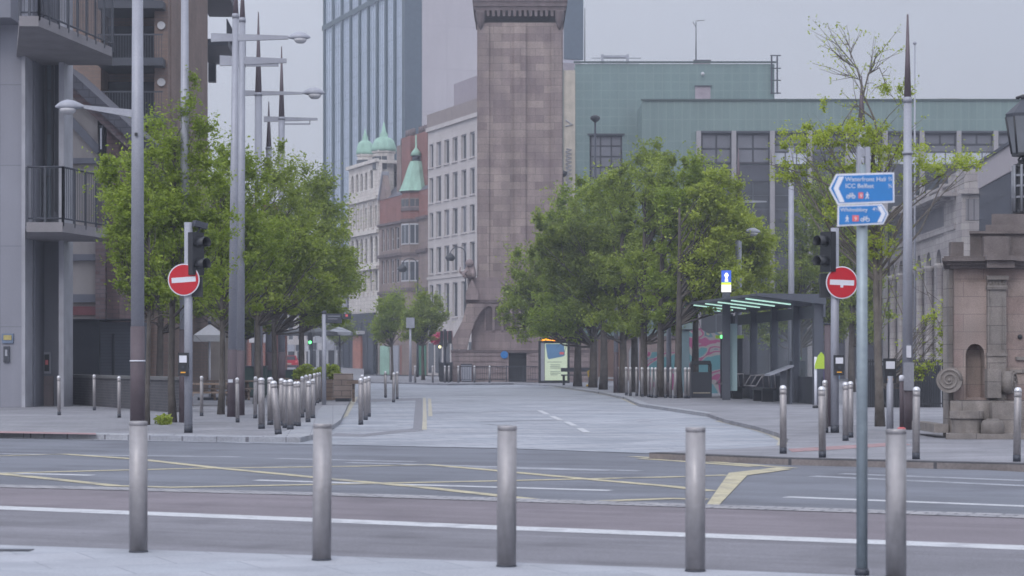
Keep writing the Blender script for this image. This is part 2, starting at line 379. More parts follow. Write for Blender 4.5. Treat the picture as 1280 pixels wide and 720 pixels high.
# ------------------------------------------------------------------ ground
RZ = -0.10
def sheet(name, pts, z, m, th=0.0, **props):
    mb = MB(); pl = [(p[0], p[1]) for p in pts]
    if th: mb.prism(pl, 'z', z-th, z)
    else: mb.add([(x,y,z) for x,y in pl], [tuple(range(len(pl)))])
    o = mb.build(name, m, None, kind='structure', **props); return o
def gp(lst, z=0.0): return [G(a, b, z) for a, b in lst]
sheet('ground', [(-260,-30),(260,-30),(260,620),(-260,620)], -.125, M_pave)
# road
def rd(lst): return gp(lst, RZ)
near_k = [(-700,660),(0,684),(430,697),(860,713),(1280,729),(2000,757)]
far_k = [(-700,525),(0,545),(400,552),(640,557),(820,564),(985,575),(1280,590),(2000,620)]
def poly_between(a, b, z): return gp(a, z) + list(reversed(gp(b, z)))
sheet('road', [(-60,6),(60,6)] + [(60,26),(22,27.5)] + [(p.x,p.y) for p in reversed(rd(far_k[1:-1]))] + [(-40,52),(-60,54)], RZ, M_asph)
cline = [(-900,588),(0,607),(430,618),(840,631),(1280,645),(2200,678)]
wline = [(-900,596.5),(0,634.5),(400,650),(640,660),(1280,684.5),(2200,722)]
sheet('bus_lane', poly_between(cline, wline, RZ+.004), RZ+.004, M_asph_red)
sheet('road_near_lane', poly_between(wline, [(-900,650)]+near_k[1:]+[(2200,766)], RZ+.008), RZ+.008, M_asph_edge)
ZI = [0]
def strip(name, pts, wpx, z, m, wm=None, **props):
    """line through ground pixels, constant width in metres wm (or wpx rows at its depth)"""
    ZI[0] += 1; z += .00012*(ZI[0] % 30)
    P = gp(pts, z); mb = MB(); Lf=[]; Rt=[]
    for i, p in enumerate(P):
        a = P[max(i-1,0)]; b = P[min(i+1,len(P)-1)]; t = (b-a).normalized(); nrm = Vector((-t.y, t.x, 0))
        w = wm if wm else wpx*p.y*p.y/(F*(H-z))
        Lf.append(p+nrm*w/2); Rt.append(p-nrm*w/2)
    n=len(P); mb.add([tuple(v) for v in Lf+Rt], [(i,i+1,n+i+1,n+i) for i in range(n-1)])
    return mb.build(name, m, None, kind='structure', **props)
ZM = RZ+.010
M_chan = mat('channel_setts', (.235,.235,.26), .85, var=.18, scale=2, pattern=dict(w=.3,h=.16,mortar=.02,c2=(.29,.285,.30),mc=(.13,.13,.15),plane='floor',rot=R(24)), fine=.2)
strip('sett_channel', cline, 0, ZM, M_chan, wm=.52)
strip('white_lane_line', wline, 0, ZM, M_white_ln, wm=.42)
ZL = RZ+.002
for pl in ([(320,600),(395,602.3),(763,613)], [(982,621),(1280,632.5),(1600,644)], [(0,591),(115,594)]):
    strip('white_lane_dash', pl, 0, ZL, M_white_ln, wm=.21)
for pl in ([(434,578),(600,583),(800,588.5)], [(1015,595),(1280,607),(1500,616)], [(1051,592),(1280,600.5)], [(90,568.5),(300,571)], [(-80,566),(60,568)], [(345,573),(520,577)],[(560,584),(763,588)]):
    strip('white_lane_dash', pl, 0, ZL, M_faint_ln, wm=.26)
yel = [[(-60,571),(0,569.5),(81,567.5),(175,574),(269,584.5),(430,600),(520,608),(620,619),(699,627.5),(770,625.5),(840,623),(884,624)],
       [(-60,593),(0,591.5),(130,588),(262,585),(430,583),(537,580.7),(620,588),(727,598),(840,608),(890,613.5)],
       [(-60,586),(0,592),(60,598),(144,607),(215,609),(390,605.6),(620,601),(840,596),(909,593.6)],
       [(800,573),(860,577),(942,583)], [(790,570.5),(856,574.5),(991,585)]]
for pl in yel: strip('yellow_box_line', pl, 0, ZL+.0015, M_yel_ln, wm=.21)
sheet('yellow_box_end', gp([(881,634),(896,634),(934,594),(990,586.5),(976,583.5),(911,591)], ZL+.006), ZL+.006, M_yel_ln)
# paved street running to the clock
sheet('paved_street', gp([(-200,547.5),(0,547.5),(400,555.5),(640,560.5),(820,567),(1010,573),(1010,540),(900,500),(720,478),(560,470),(430,470),(300,500),(200,540),(-200,538)], -.092), -.092, M_sett)
# pavements (real steps)
slabL = gp([(-900,520),(0,541),(250,546),(375,547),(402,541),(425,525),(434,507),(440,496),(443,482),(446,470.5)])
slabL = [(p.x,p.y) for p in slabL] + [(-30,212),(-110,212),(-110,60)]
sheet('pavement_left', slabL, 0, M_pave, .14)
KL = gp([(-900,520),(0,541),(250,546),(375,547),(402,541),(425,525),(434,507)])
def kerb(name, P, w, m, z=0.006):
    mb = MB(); n=len(P); O=[]; I=[]
    for i,p in enumerate(P):
        a=P[max(i-1,0)]; b=P[min(i+1,n-1)]; t=(b-a).normalized(); nr=Vector((-t.y,t.x,0)); O.append(p-nr*.012); I.append(p+nr*w)
    vs=[(v.x,v.y,z) for v in O]+[(v.x,v.y,z) for v in I]+[(v.x,v.y,-.13) for v in O]
    mb.add(vs,[(i,i+1,n+i+1,n+i) for i in range(n-1)]+[(2*n+i,2*n+i+1,i+1,i) for i in range(n-1)])
    return mb.build(name,m,None,kind='structure')
kerb('kerb_left', KL, .8, M_kerb)
slabR = [(812,566),(985,573),(1280,580),(2000,600)]
curveR = [(640,479.2),(690,481.3),(750,490),(781,496.5),(800,505),(885,517),(905,524),(945,533),(972,541),(986,549),(983,556),(930,560),(860,563)]
PR = gp(slabR); PC = gp(curveR)
sheet('pavement_right', [(p.x,p.y) for p in PR]+[(60,30),(60,148),(0,148)]+[(p.x,p.y) for p in PC], 0, M_pave, .14)
kerb('kerb_right', PR, .28, M_kerb_dk)
kerb('kerb_platform', PC[:6], .3, M_dkgrey if False else M_kerb, .006)
near = gp([(-900,650),(0,681),(420,695),(860,711),(1280,727),(2200,764)])
sheet('pavement_near', [(p.x,p.y) for p in near]+[(14,-12),(-14,-12)], 0, M_pave_near, .14)
# clock island pavement
sheet('pavement_clock', [(p.x,p.y) for p in gp([(499,478.3),(560,480),(640,479.3)])]+[(7,210),(-20,210),(-14,160)], 0.02, M_pave, .16)
# painted marks on the paved street
ZS = -.0885
strip('yellow_kerb_line', [(p[0]-4, p[1]+1.5) for p in curveR[1:11]], 0, ZS, M_yel_pale, wm=.14)
strip('yellow_kerb_line', [(p[0]-9, p[1]+2) for p in curveR[6:11]], 0, ZS, M_yel_pale, wm=.12)
strip('yellow_kerb_line', [(530.5,497),(531,518),(530.5,537)], 0, ZS, M_yel_pale, wm=.11)
strip('yellow_kerb_line', [(537,498),(538,520)], 0, ZS, M_yel_pale, wm=.12)
strip('yellow_kerb_line', [(409,530),(430,520),(438,507),(445,496)], 0, ZS, M_yel_pale, wm=.2)
for a in ((674,513,684,517.5),(690,520,701,525),(708,527,718,532),(724,535,734,540.5)):
    strip('white_centre_dash', [(a[0],a[1]),(a[2],a[3])], 0, ZS, M_white_ln, wm=.16)
for a in ((612,530,634,531.5),(575,500.5,592,501),(685,499.5,698,500),(796,526,818,526.5),(802,523.5,806,528)):
    strip('white_arrow_mark', [(a[0],a[1]),(a[2],a[3])], 0, ZS, M_faint_ln, wm=.35)
strip('dark_joint', [(534,516),(700,513.5),(795,512)], 0, ZS, M_dark_sett, wm=.25)
strip('dark_joint', [(600,527),(655,526),(700,525)], 0, ZS, M_dark_sett, wm=.3)
sheet('dark_sett_band', gp([(420,541),(455,542.5),(500,537),(516,535.5),(529,535.5),(529,538.5),(500,541),(455,546),(410,545)], ZS), ZS-.001, M_dark_sett)
sheet('dark_sett_band', gp([(516.2,535.3),(528.3,535.3),(528,500.2),(519.5,500.2)], ZS), ZS-.001, M_dark_sett)
sheet('dark_sett_band', gp([(445,503.5),(528,500),(528,497.3),(445,499)], ZS), ZS-.001, M_dark_sett)
sheet('tactile_strip', gp([(-100,537),(120,541.5),(120,543.5),(-100,540)], .004), .010, M_red_pave)
sheet('tactile_strip', gp([(985,561),(1125,552.5),(1140,556),(990,565)], .004), .004, M_red_pave)
tag(MB().box(0,.30,0,.16,0,.003).build('manhole_cover', M_dkgrey), 'dark rusty square cover set in pale pavement at the left kerb', 'manhole cover').location = tuple(G(-12,689,.002)+Vector((0,0,.001)))
# ------------------------------------------------------------------ bollards
def near_bollard():
    t = thing('bollard', '', 'bollard', (0,0,0), 0, 'flat topped steel bollards along the near kerb')
    MB().lathe([(.069,0),(.069,.965)], n=32).build('post', M_steel, t)
    MB().lathe([(.066,.962),(.066,.968),(.0695,.970),(.0695,.996),(.066,1.0)], n=32).build('cap', M_steel, t)
    MB().lathe([(.073,0),(.073,.008),(.070,.012)], n=32).build('base_collar', M_dkgrey, t)
    return t
NB = [(173,690,'flat topped steel bollard nearest the camera row, standing in front of the tall lamp column'),
      (402,700,'slightly tilted flat topped steel bollard standing in front of the cluster of dome topped bollards'),
      (633,708,'flat topped steel bollard at the middle of the near kerb, before the clock tower'),
      (869,714,'flat topped steel bollard in front of the wide yellow end line of the box junction'),
      (1120,722,'flat topped steel bollard just right of the slim post with blue cycle signs')]
b0 = near_bollard(); b0['label'] = NB[0][2]; b0.location = G(NB[0][0], NB[0][1])
for i, (x, y, lab) in enumerate(NB[1:]):
    b = dup(b0, G(x, y), .3*i, lab)
    b.rotation_euler = (R(-1), R(.9), .5) if i == 0 else (R(.3*(i%2)), R(.35-.25*i), i*1.3)
def far_bollard():
    t = thing('bollard', '', 'bollard')
    MB().lathe([(.055,0),(.055,.93),(.050,.935),(.050,.945),(.055,.95),(.055,1.02)], n=20).build('post', M_steel_far, t)
    MB().lathe([(.0565,1.02),(.0565,1.04),(.05,1.062),(.036,1.078),(.018,1.086),(.001,1.088)], n=20).build('dome_cap', M_dome, t)
    MB().lathe([(.0575,0),(.0575,.10)], n=20).build('base_sleeve', M_dkgrey, t)
    return t
fb = far_bollard(); used = [False]
def place_b(x, y, lab, group, z=0.0, hs=1.0, ws=1.0, tilt=0):
    p = G(x, y, z)
    if not used[0]: b = fb; used[0] = True; b.location = p
    else: b = dup(fb, p)
    b['label'] = lab; b['group'] = group; b.scale = (ws, ws, hs)
    jr = random.Random(int(x*13+y*7)); b.rotation_euler = (jr.uniform(-.012,.012), jr.uniform(-.014,.014), jr.uniform(0,6))
    if tilt: b.rotation_euler = (0, tilt, 0)
    return b
for i, (x, y) in enumerate([(74,519),(118,513),(149,522)]):
    place_b(x, y, ['dome topped bollard on the left pavement closest to the grey columns','middle dome topped bollard of three before the low dark brick wall','dome topped bollard before the brick wall, nearest the tall lamp column'][i], 'bollards in front of the low brick wall', ws=.85)
place_b(252,520,'lone dome topped bollard just right of the no entry post on the left pavement','bollards on the left pavement',ws=.85)
place_b(297,528,'lone dome topped bollard between the paired lamp masts and the bollard cluster','bollards on the left pavement',ws=.85)
cl = [(319,523,1,.9),(327,536,1.03,1.3),(338,531,1.02,1.25),(351,532,1,1.1),(356,535,.98,.9),(363,537,1.0,1.25),(369,532,.93,1.0),(373,533,.94,1.0),(378,522,1,.9),(385,528,.92,1.1),(382,515,1,1),(391,523,.94,1.1),(387,511,1,1),(393,507,1,1),(397,504,1,1),(400,502,1,1)]
cl.sort()
for i, (x, y, h, w) in enumerate(cl):
    place_b(x, y, ORD[i]+' dome topped bollard from the left in the dense upright cluster beside the leafy planter', 'cluster of dome topped bollards beside the planter', hs=h, ws=w)
place_b(348,543,'leaning dome topped bollard knocked out of upright at the front of the cluster','cluster of dome topped bollards beside the planter', hs=1.0, ws=1.25, tilt=R(-5.5))
for i, (x, y) in enumerate([(451,531),(457,525),(461,521),(452,514)]):
    place_b(x, y, ['nearest bollard of the four on the traffic island','second nearest bollard of the four on the traffic island','rightmost bollard of the four on the traffic island','farthest bollard of the four on the traffic island, behind the nearest one'][i], 'bollards on the paved traffic island')
for i, (x, y) in enumerate([(482,497),(492,503),(496.5,499)]):
    place_b(x, y, ['leftmost of three bollards on the open setts before the clock tower','middle and nearest of three bollards on the open setts','rightmost of three bollards on the open setts before the clock tower'][i], 'three bollards on the open setts')
for i, x in enumerate([519,541,556,561,573,593,612]):
    place_b(x, 478.6, ORD[i]+' bollard from the left along the dark kerb before the clock tower railings', 'bollards along the clock tower kerb', hs=1.12, ws=1.3)
for i, (x, y, lab) in enumerate([(979,567,'dome topped bollard at the rounded kerb corner with yellow lines, right of the bus shelter'),
      (1028,572,'dome topped bollard at the right kerb, below the right no entry sign'),
      (1057,551,'left one of the pair of dome topped bollards right of the right traffic signal post'),
      (1063,547,'right one of the pair of dome topped bollards right of the right traffic signal post'),
      (1145,574,'dome topped bollard at the kerb between the brown sleeved mast and the stone pier'),
      (1271,577,'dome topped bollard at the right edge in front of the stone pier'),
      (1032,541,'dome topped bollard half hidden behind the kerb bollard beside the bus shelter')]):
    place_b(x, y, lab, 'dome topped bollards on the right pavement')
# slim pale posts between the right row of trees
for i, (x, y) in enumerate([(769,489),(772,491),(777,491),(783,494),(788,495),(796,495),(803,496),(811,496.5),(815,497),(820,497.3),(832,497.3),(838,497.5),(844,497.7),(857,498),(861,498)]):
    place_b(x, y, ORD[i]+' pale bollard from the left among the tree trunks left of the bus shelter', 'pale bollards between the right row of trunks', hs=1.15, ws=1.15)
# white-topped marker post with red base
t = thing('marker_post', 'slim grey post with white top and red base, behind the right push button post', 'post', G(1127,538))
MB().lathe([(.045,.06),(.045,1.05)], n=14).build('post', M_brown, t); MB().lathe([(.055,1.05),(.055,1.15),(.03,1.18)], n=14).build('cap', M_white, t)
MB().lathe([(.09,0),(.09,.05),(.05,.07)], n=14).build('base', M_sred, t)

# ------------------------------------------------------------------ lamp columns / masts
def lamp_head(parent, mA=None):
    """lantern pointing +x, origin at its arm end"""
    mb = MB()
    sec = [(0,.045,.05),(.10,.09,.10),(.25,.16,.17),(.42,.19,.20),(.58,.17,.16),(.70,.09,.08),(.76,.02,.03)]
    n=14; vs=[]
    for (x,w,h) in sec:
        for k in range(n):
            a=2*math.pi*k/n; vs.append((x, w*math.cos(a), h*math.sin(a)*(1.0 if math.sin(a)>0 else .45)))
    fs=[(i*n+k,i*n+(k+1)%n,(i+1)*n+(k+1)%n,(i+1)*n+k) for i in range(len(sec)-1) for k in range(n)]
    mb.add(vs,fs,True)
    h = mb.build('lamp_head', M_galv, parent)
    bw = MB().lathe([(.02,-.20),(.13,-.185),(.20,-.12),(.22,-.05)], (.42,0,0), 16).build('lamp_glass', M_wfr_wh, h)
    return h
def column(name, label, px, py, ytop, r, sleeve_y=None, spire_y=None, group=None, cat='lamp column', lean=0.0, r_top=None):
    p = G(px, py); d = p.y
    t = thing(name, label, cat, p, 0, group)
    zt = ZP(ytop, d); zs = ZP(sleeve_y, d) if sleeve_y else 0.0; zj = ZP(spire_y, d) if spire_y else zt
    rt = r_top or r*.72
    k = lean
    if sleeve_y:
        MB().tube([(0,0,0),(k*zs,0,zs)], [r*1.12, r*1.06], 20).build('sleeve', M_brown, t)
    MB().tube([(k*zs,0,zs),(k*zj,0,zj)], [r, rt], 20).build('pole', M_galv, t)
    if spire_y:
        MB().tube([(k*zj,0,zj),(k*zt,0,zt)], [rt*.95, .02], 12).build('spire', M_spire, t)
        MB().lathe([(rt*1.12,-.06),(rt*1.12,.06)], (k*zj,0,zj), 16).build('collar', M_galv, t)
    return t, d, p
def arm(t, d, p, xa, xb, py, th=.11, bar=None, head=None, tilt=0.0):
    """horizontal arm between pixel columns xa..xb at row py; head: +1/-1 lantern end"""
    z = ZP(py, d); xa_=XP(xa,d)-p.x; xb_=XP(xb,d)-p.x
    mb = MB()
    big = xa_ if abs(xa_)<abs(xb_) else xb_
    mb.add([(xa_,-.05,z-th*.9),(xb_,-.05,z-th*.35+tilt),(xb_,-.05,z+th*.35+tilt),(xa_,-.05,z+th*.9),
            (xa_,.05,z-th*.9),(xb_,.05,z-th*.35+tilt),(xb_,.05,z+th*.35+tilt),(xa_,.05,z+th*.9)],
           [(0,1,2,3),(7,6,5,4),(0,4,5,1),(1,5,6,2),(2,6,7,3),(3,7,4,0)])
    mb.build('arm', M_galv, t)
    if bar:
        x0,x1,by = bar; zb = ZP(by,d); a=XP(x0,d)-p.x; b=XP(x1,d)-p.x
        m2=MB().box(a,b,-.03,.03,zb-.035,zb+.035).box(a,a+.05,-.025,.025,zb+.035,z).box(b-.05,b,-.025,.025,zb+.035,z); m2.build('bracket_bar', M_galv, t)
    if head:
        h = lamp_head(t); h.location = (xb_,0,z+tilt); s = (d/2560*28)/.76 if head>0 else (d/2560*36)/.76
        h.scale=(s,s,s)
        if head<0: h.rotation_euler=(0,0,math.pi)
gM = 'tall lamp masts of the left avenue'
t,d,p = column('lamp_mast','tall pale lamp mast behind the leftmost near bollard, its lantern arm pointing left',172,537,-60,.145,408,None,gM,r_top=.115)
arm(t,d,p,172,105,143,.10,head=-1,tilt=.16)
mbk = MB().box(-.03,.03,-.19,-.14,ZP(171,d),ZP(167,d)).build('bracket', M_black, t)
MB().lathe([(.17,0),(.17,.03)],(0,0,ZP(452,d)),20).build('band', M_white, t)
t,d,p = column('lamp_mast','thick pale mast with brown sleeve directly behind the left no entry post',231,528,-50,.125,412,None,gM,r_top=.085)
t,d,p = column('lamp_mast','left one of the paired pale masts, brown below, carrying the upper lantern arm',290,521,-30,.118,437,20,gM,lean=.009,r_top=.085)
arm(t,d,p,264,360,47,.13,head=1)
MB().box(-.06,.06,-.32,-.28,ZP(478,d),ZP(474,d)).build('label_plate', M_white, t)
t,d,p = column('lamp_mast','right one of the paired pale masts with a plain arm and no lantern',300,519,-25,.115,438,25,gM,lean=.006,r_top=.085)
arm(t,d,p,275,358,76,.16,bar=(308,348,81.5))
t,d,p = column('lamp_mast','pale mast with dark spire tip whose lantern reaches furthest right over the left trees',323,500,15,.16,440,118,gM,r_top=.14)
arm(t,d,p,305,378,116.5,.12,head=1)
t,d,p = column('lamp_mast','farthest left mast with dark spire and a low plain arm beside the sky gap',352,494,58,.16,440,148,gM,r_top=.14)
arm(t,d,p,330,397,149,.14,bar=(352,388,155))
t,d,p = column('lamp_mast','short dark spired mast mostly hidden in the left tree crowns',336,488,127,.16,440,185,gM,r_top=.15)
arm(t,d,p,304,345,272,.10,bar=(330,341,276))
gR = 'lamp masts on the right pavement'
t,d,p = column('lamp_mast','prominent right mast with long brown spire against the open sky and a brown base sleeve',1134.5,537,18,.115,488,125,gR,r_top=.085)
MB().box(-.11,.11,-.14,-.10,ZP(488,d),ZP(453,d)).build('notice_plate', M_galv, t)
MB().box(-.05,.05,-.15,-.12,ZP(447,d),ZP(432,d)).build('white_notice', M_white, t)
MB().lathe([(.12,0),(.12,.06)],(0,0,ZP(193,d)),16).build('band', M_galv, t)
t,d,p = column('lamp_mast','mast with brown spire behind the bus shelter, thin arm to the right at spire foot',923,496.4,185,.145,None,250,gR,r_top=.13)
arm(t,d,p,923,958,252,.07)
h=lamp_head(t); h.location=(XP(930,d)-p.x,0,ZP(290,d)); h.scale=(.9,.9,.9)
t,d,p = column('lamp_mast','plain grey mast between the bus shelter roof and the bare branched tree',989,499,185,.14,None,None,gR,r_top=.10)
t,d,p = column('lamp_mast','brown spired mast rising behind the tree with bare upper branches',1077,500,95,.16,None,160,gR,r_top=.16)
t,d,p = column('lamp_mast','slender grey pole with dark foot among the right row of tree trunks',836,496,300,.11,478,None,gR)
t,d,p = column('lamp_mast','slender grey pole with black foot at left of the right row of trunks',770,491,380,.11,440,None,gR)
t,d,p = column('flagpole','thin white flagpole rising just right of the tall brown spire',1143.5,480,55,.09,None,None,None,'flagpole',r_top=.05)
MB().ball((0,0,ZP(54,d)), .13, 6).build('finial', M_galv, t)
t,d,p = column('street_pole','thin grey pole before the clock tower with a square box top between two small trees',513,478,398,.10,None,None,None,'pole')
MB().box(-.3,.3,-.15,.15,ZP(410,d),ZP(397,d)).build('box_head', M_galv, t)
# heritage style street lamps near the office building
def crook(px, py, ybase, lab, side):
    d = 200.0; t = thing('street_lamp', lab, 'street lamp', (XP(px,d),d,0.02), 0, 'black swan neck lamps near the clock')
    zt = ZP(py,d); q=[]
    for k in range(9):
        a=math.pi*k/8; q.append((side*(.75-.75*math.cos(a)),0,zt+.7*math.sin(a)))
    MB().tube([(0,0,0),(0,0,3),(0,0,zt)]+q[1:], [.14,.10,.07]+[.05]*8, 8).build('post', M_dkgrey, t)
    e=q[-1]; MB().lathe([(.05,.25),(.18,.15),(.5,-.2),(.5,-.3),(.3,-.55)], (e[0],0,e[2]-.1), 12).build('lantern', M_black, t)
crook(582,318,478,'black swan neck lamp in front of the pale office windows, arm curving left',-1)
crook(522,332,478,'black swan neck lamp before the red brick corner turret, arm curving left',-1)
# lamp posts before the green building
for (px,yt,lab) in ((744,153,'thin black lamp column in front of the windows of the green tiled tower block'),(703,222,'thin dark lamp post beside the right edge of the clock shaft')):
    d=165.0; t=thing('lamp_column',lab,'lamp column',(XP(px,d),d,0)); zt=ZP(yt,d)
    MB().tube([(0,0,0),(0,0,zt)],[.15,.08],8).build('post',M_dkgrey,t); MB().lathe([(.1,0),(.4,.25),(.4,.45),(.1,.6)],(0,0,zt),10).build('lantern',M_black,t)

# ------------------------------------------------------------------ traffic signal posts with no entry signs
def disc_sign(t, x, y, z, r, yaw, notch=0, tilt=0.0):
    s = MB(); s.lathe([(r,0),(r,.012)], n=40)
    face = s.build('sign_plate', M_white, t); face.location=(x,y,z); face.rotation_euler=(R(90),tilt,yaw)
    MB().lathe([(r*.93,.0125),(r*.93,.018)], n=40).build('red_disc', M_red, face)
    mb = MB().box(-r*.76,r*.76,-r*.16,r*.16,.0185,.022)
    if notch: mb.box(-r*.09,r*.09,-r*.30,-r*.16,.0185,.022)
    mb.build('white_bar', M_white, face)
    MB().box(-.05,.05,-.04,.04,-.05,-.001).build('bracket', M_dkgrey, face)
def signal_head(t, x, y, z0, z1, yaw, n=2, side=1, lit=None, sc_=1.0):
    """stack of lens housings facing local -y before yaw"""
    w=.32*sc_; hh=(z1-z0)/n
    h = MB().box(-w/2,w/2,0,.14,0,z1-z0).build('signal_head', M_black, t); h.location=(x,y,z0); h.rotation_euler=(0,0,yaw)
    for i in range(n):
        c=hh*(i+.5); r=.105*sc_
        MB().lathe([(r,0),(r,.02)],n=20).build('lens', M_litgreen if lit==i else M_lens, h).location=(0,0,c)
        LAST[0].rotation_euler=(R(90),0,0)
        # visor: open tube, cut below
        v=MB(); k=14; vs=[]
        for a in range(k+1):
            an=math.radians(-35+250*a/k)
            for (yy,rr) in ((0,r*1.12),(-.24*sc_,r*1.2),(-.24*sc_,r*1.08),(0,r*1.0)): vs.append((rr*math.cos(an),yy,rr*math.sin(an)))
        fs=[]
        for a in range(k):
            for j in range(4): fs.append((a*4+j,a*4+(j+1)%4,(a+1)*4+(j+1)%4,(a+1)*4+j))
        fs += [(0,1,2,3),(k*4+3,k*4+2,k*4+1,k*4)]
        v.add(vs,fs,True); q=v.build('visor', M_black, h); q.location=(0,0,c)
    return h
M_amb2 = mat('amber_small_light', (.5,.25,.03), .4, emit=(1,.45,.05), estr=.25, var=0, fine=0)
def push_box(t, x, y, z0, z1, w=.2):
    b=MB().box(x-w/2,x+w/2,y-.14,y,z0,z1).build('push_button_box', M_black, t)
    hz=z1-z0
    MB().box(x-w*.38,x+w*.38,y-.148,y-.1405,z0+hz*.58,z0+hz*.88).build('notice', M_white, b)
    MB().box(x-w*.25,x+w*.25,y-.146,y-.1405,z0+hz*.13,z0+hz*.18).build('indicator', M_amb2, b)
    MB().lathe([(.03,0),(.03,.02)],n=12).build('button', M_dkgrey, b).location=(x,y-.141,z0+hz*.38); LAST[0].rotation_euler=(R(90),0,0)
p=G(235.5,541); d=p.y
t=thing('traffic_signal','left signal post with a round red no entry sign and signal head facing right','traffic signal',p,0,'signal posts with no entry signs')
MB().tube([(0,0,0),(0,0,ZP(278,d))],.085,20).build('post',M_galv,t)
MB().lathe([(.088,0),(.088,.16)],n=20).build('base_sleeve',M_dkgrey,t)
disc_sign(t,XP(231,d)-p.x,-.12,ZP(350,d),.33,R(-4),0,R(-4))
signal_head(t,XP(249,d)-p.x,-.1,ZP(344,d),ZP(291,d),R(52),2)
MB().box(.08,.28,-.05,.12,ZP(371,d),ZP(346,d)).build('lower_box',M_black,t)
c=MB().box(-.14,.14,-.09,.09,-.06,.06).build('camera',M_dkgrey,t); c.location=(XP(250,d)-p.x,0,ZP(281,d)); c.rotation_euler=(0,R(12),R(30))
MB().tube([(.08,0,ZP(292,d)),(.2,0,ZP(290,d)),(.24,0,ZP(284,d))],.02,6).build('camera_arm',M_dkgrey,t)
push_box(t,XP(231,d)-p.x,-.085,ZP(470,d),ZP(441,d),.2)
p=G(1043.5,541); d=p.y
t=thing('traffic_signal','right signal post with a notched no entry sign and a dark signal head facing left','traffic signal',p,0,'signal posts with no entry signs')
MB().tube([(0,0,0),(0,0,ZP(285,d))],.085,20).build('post',M_galv,t)
MB().lathe([(.088,0),(.088,.16)],n=20).build('base_sleeve',M_dkgrey,t)
disc_sign(t,XP(1051,d)-p.x,-.12,ZP(353.5,d),.335,R(6),1,R(2))
signal_head(t,XP(1031,d)-p.x,-.1,ZP(340,d),ZP(290,d),R(-55),2)
MB().box(-.30,-.10,-.02,.14,ZP(372,d),ZP(342,d)).build('lower_box',M_black,t)
push_box(t,XP(1047,d)-p.x,-.085,ZP(469,d),ZP(444,d),.2)
p=G(1112.5,541); d=p.y
t=thing('crossing_post','short grey crossing post topped by a black push button box beside the spired mast','crossing post',p)
MB().tube([(0,0,0),(0,0,ZP(470,d))],.072,18).build('post',M_galv,t); push_box(t,0,.1,ZP(479,d),ZP(448,d),.24)
# brown mast beside the right signal post
t=thing('wooden_post','slim brown post just left of the right signal post','post',G(1036,533)); MB().tube([(0,0,0),(0,0,2.3)],.10,14).build('shaft',M_brown,t); MB().lathe([(.11,0),(.11,.04)],(0,0,2.3),14).build('cap',M_dkgrey,t)
# ------------------------------------------------------------------ blue cycle sign post in the foreground
p=G(1077.5,719); d=p.y
t=thing('direction_sign','slim galvanised post in the foreground carrying two blue cycle direction signs','direction sign',p)
MB().tube([(0,0,0),(0,0,ZP(206,d))],.038,20).build('post',M_galv_lt,t)
MB().lathe([(.05,0),(.05,.03),(.039,.05)],n=20).build('base_collar',M_dkgrey,t)
def X(px): return XP(px,d)-p.x
def Z(py): return ZP(py,d)
mb=MB().box(X(1071),X(1076),-.03,.03,Z(222),Z(186)).box(X(1081),X(1087),-.03,.03,Z(222),Z(184)).box(X(1076),X(1081),-.02,.02,Z(196),Z(186)).box(X(1074),X(1084),-.025,.025,Z(217),Z(207)); mb.build('top_clamp',M_galv,t)
def outline(mb, poly, y0, y1): mb.prism([(X(a),Z(b)) for a,b in poly],'y',y0,y1)
def sign(poly, inner, chev, yf):
    a=MB(); outline(a,poly,yf,yf+.012); s=a.build('sign_board',M_white,t)
    a=MB(); outline(a,inner,yf-.003,yf-.0005); a.build('blue_face',M_blue,s)
    a=MB(); outline(a,chev,yf-.0055,yf-.0032); a.build('chevron',M_white,s)
    return s
sg=sign([(1034.5,236.5),(1043.5,218.5),(1115.5,216.5),(1116,254),(1045.5,257)],[(1036.8,236.5),(1044.8,220.8),(1113.6,218.8),(1114,251.8),(1046.8,254.6)],
     [(1040,236.5),(1046.5,222),(1053,221.8),(1046.2,236.8),(1053.8,253.6),(1047.6,253.9)],-.062)
def bike(mb, x, y, s, yf):
    # two wheels and a frame, pixel units
    for cx in (x, x+6.2*s):
        pts=[]; 
        for k in range(12):
            a=2*math.pi*k/12; a2=2*math.pi*(k+1)/12
            mb.prism([(X(cx+2.3*s*math.cos(a)),Z(y-2.3*s*math.sin(a))),(X(cx+2.3*s*math.cos(a2)),Z(y-2.3*s*math.sin(a2))),(X(cx+1.5*s*math.cos(a2)),Z(y-1.5*s*math.sin(a2))),(X(cx+1.5*s*math.cos(a)),Z(y-1.5*s*math.sin(a)))],'y',yf,yf+.002)
    def ln(x0,y0,x1,y1,w=.6):
        dx,dy=x1-x0,y1-y0; l=math.hypot(dx,dy); nx,ny=-dy/l*w/2,dx/l*w/2
        mb.prism([(X(x0+nx),Z(y0+ny)),(X(x1+nx),Z(y1+ny)),(X(x1-nx),Z(y1-ny)),(X(x0-nx),Z(y0-ny))],'y',yf-.001,yf+.001)
    ln(x,y,x+2*s,y-3*s); ln(x+2*s,y-3*s,x+5*s,y-3*s); ln(x+2*s,y-3*s,x+3*s,y); ln(x+3*s,y,x+5*s,y-3*s); ln(x,y,x+3*s,y); ln(x+6.2*s,y,x+4.8*s,y-4*s); ln(x+1.2*s,y-3.9*s,x+2.8*s,y-3.9*s); ln(x+4.4*s,y-4.2*s,x+5.8*s,y-4.2*s)
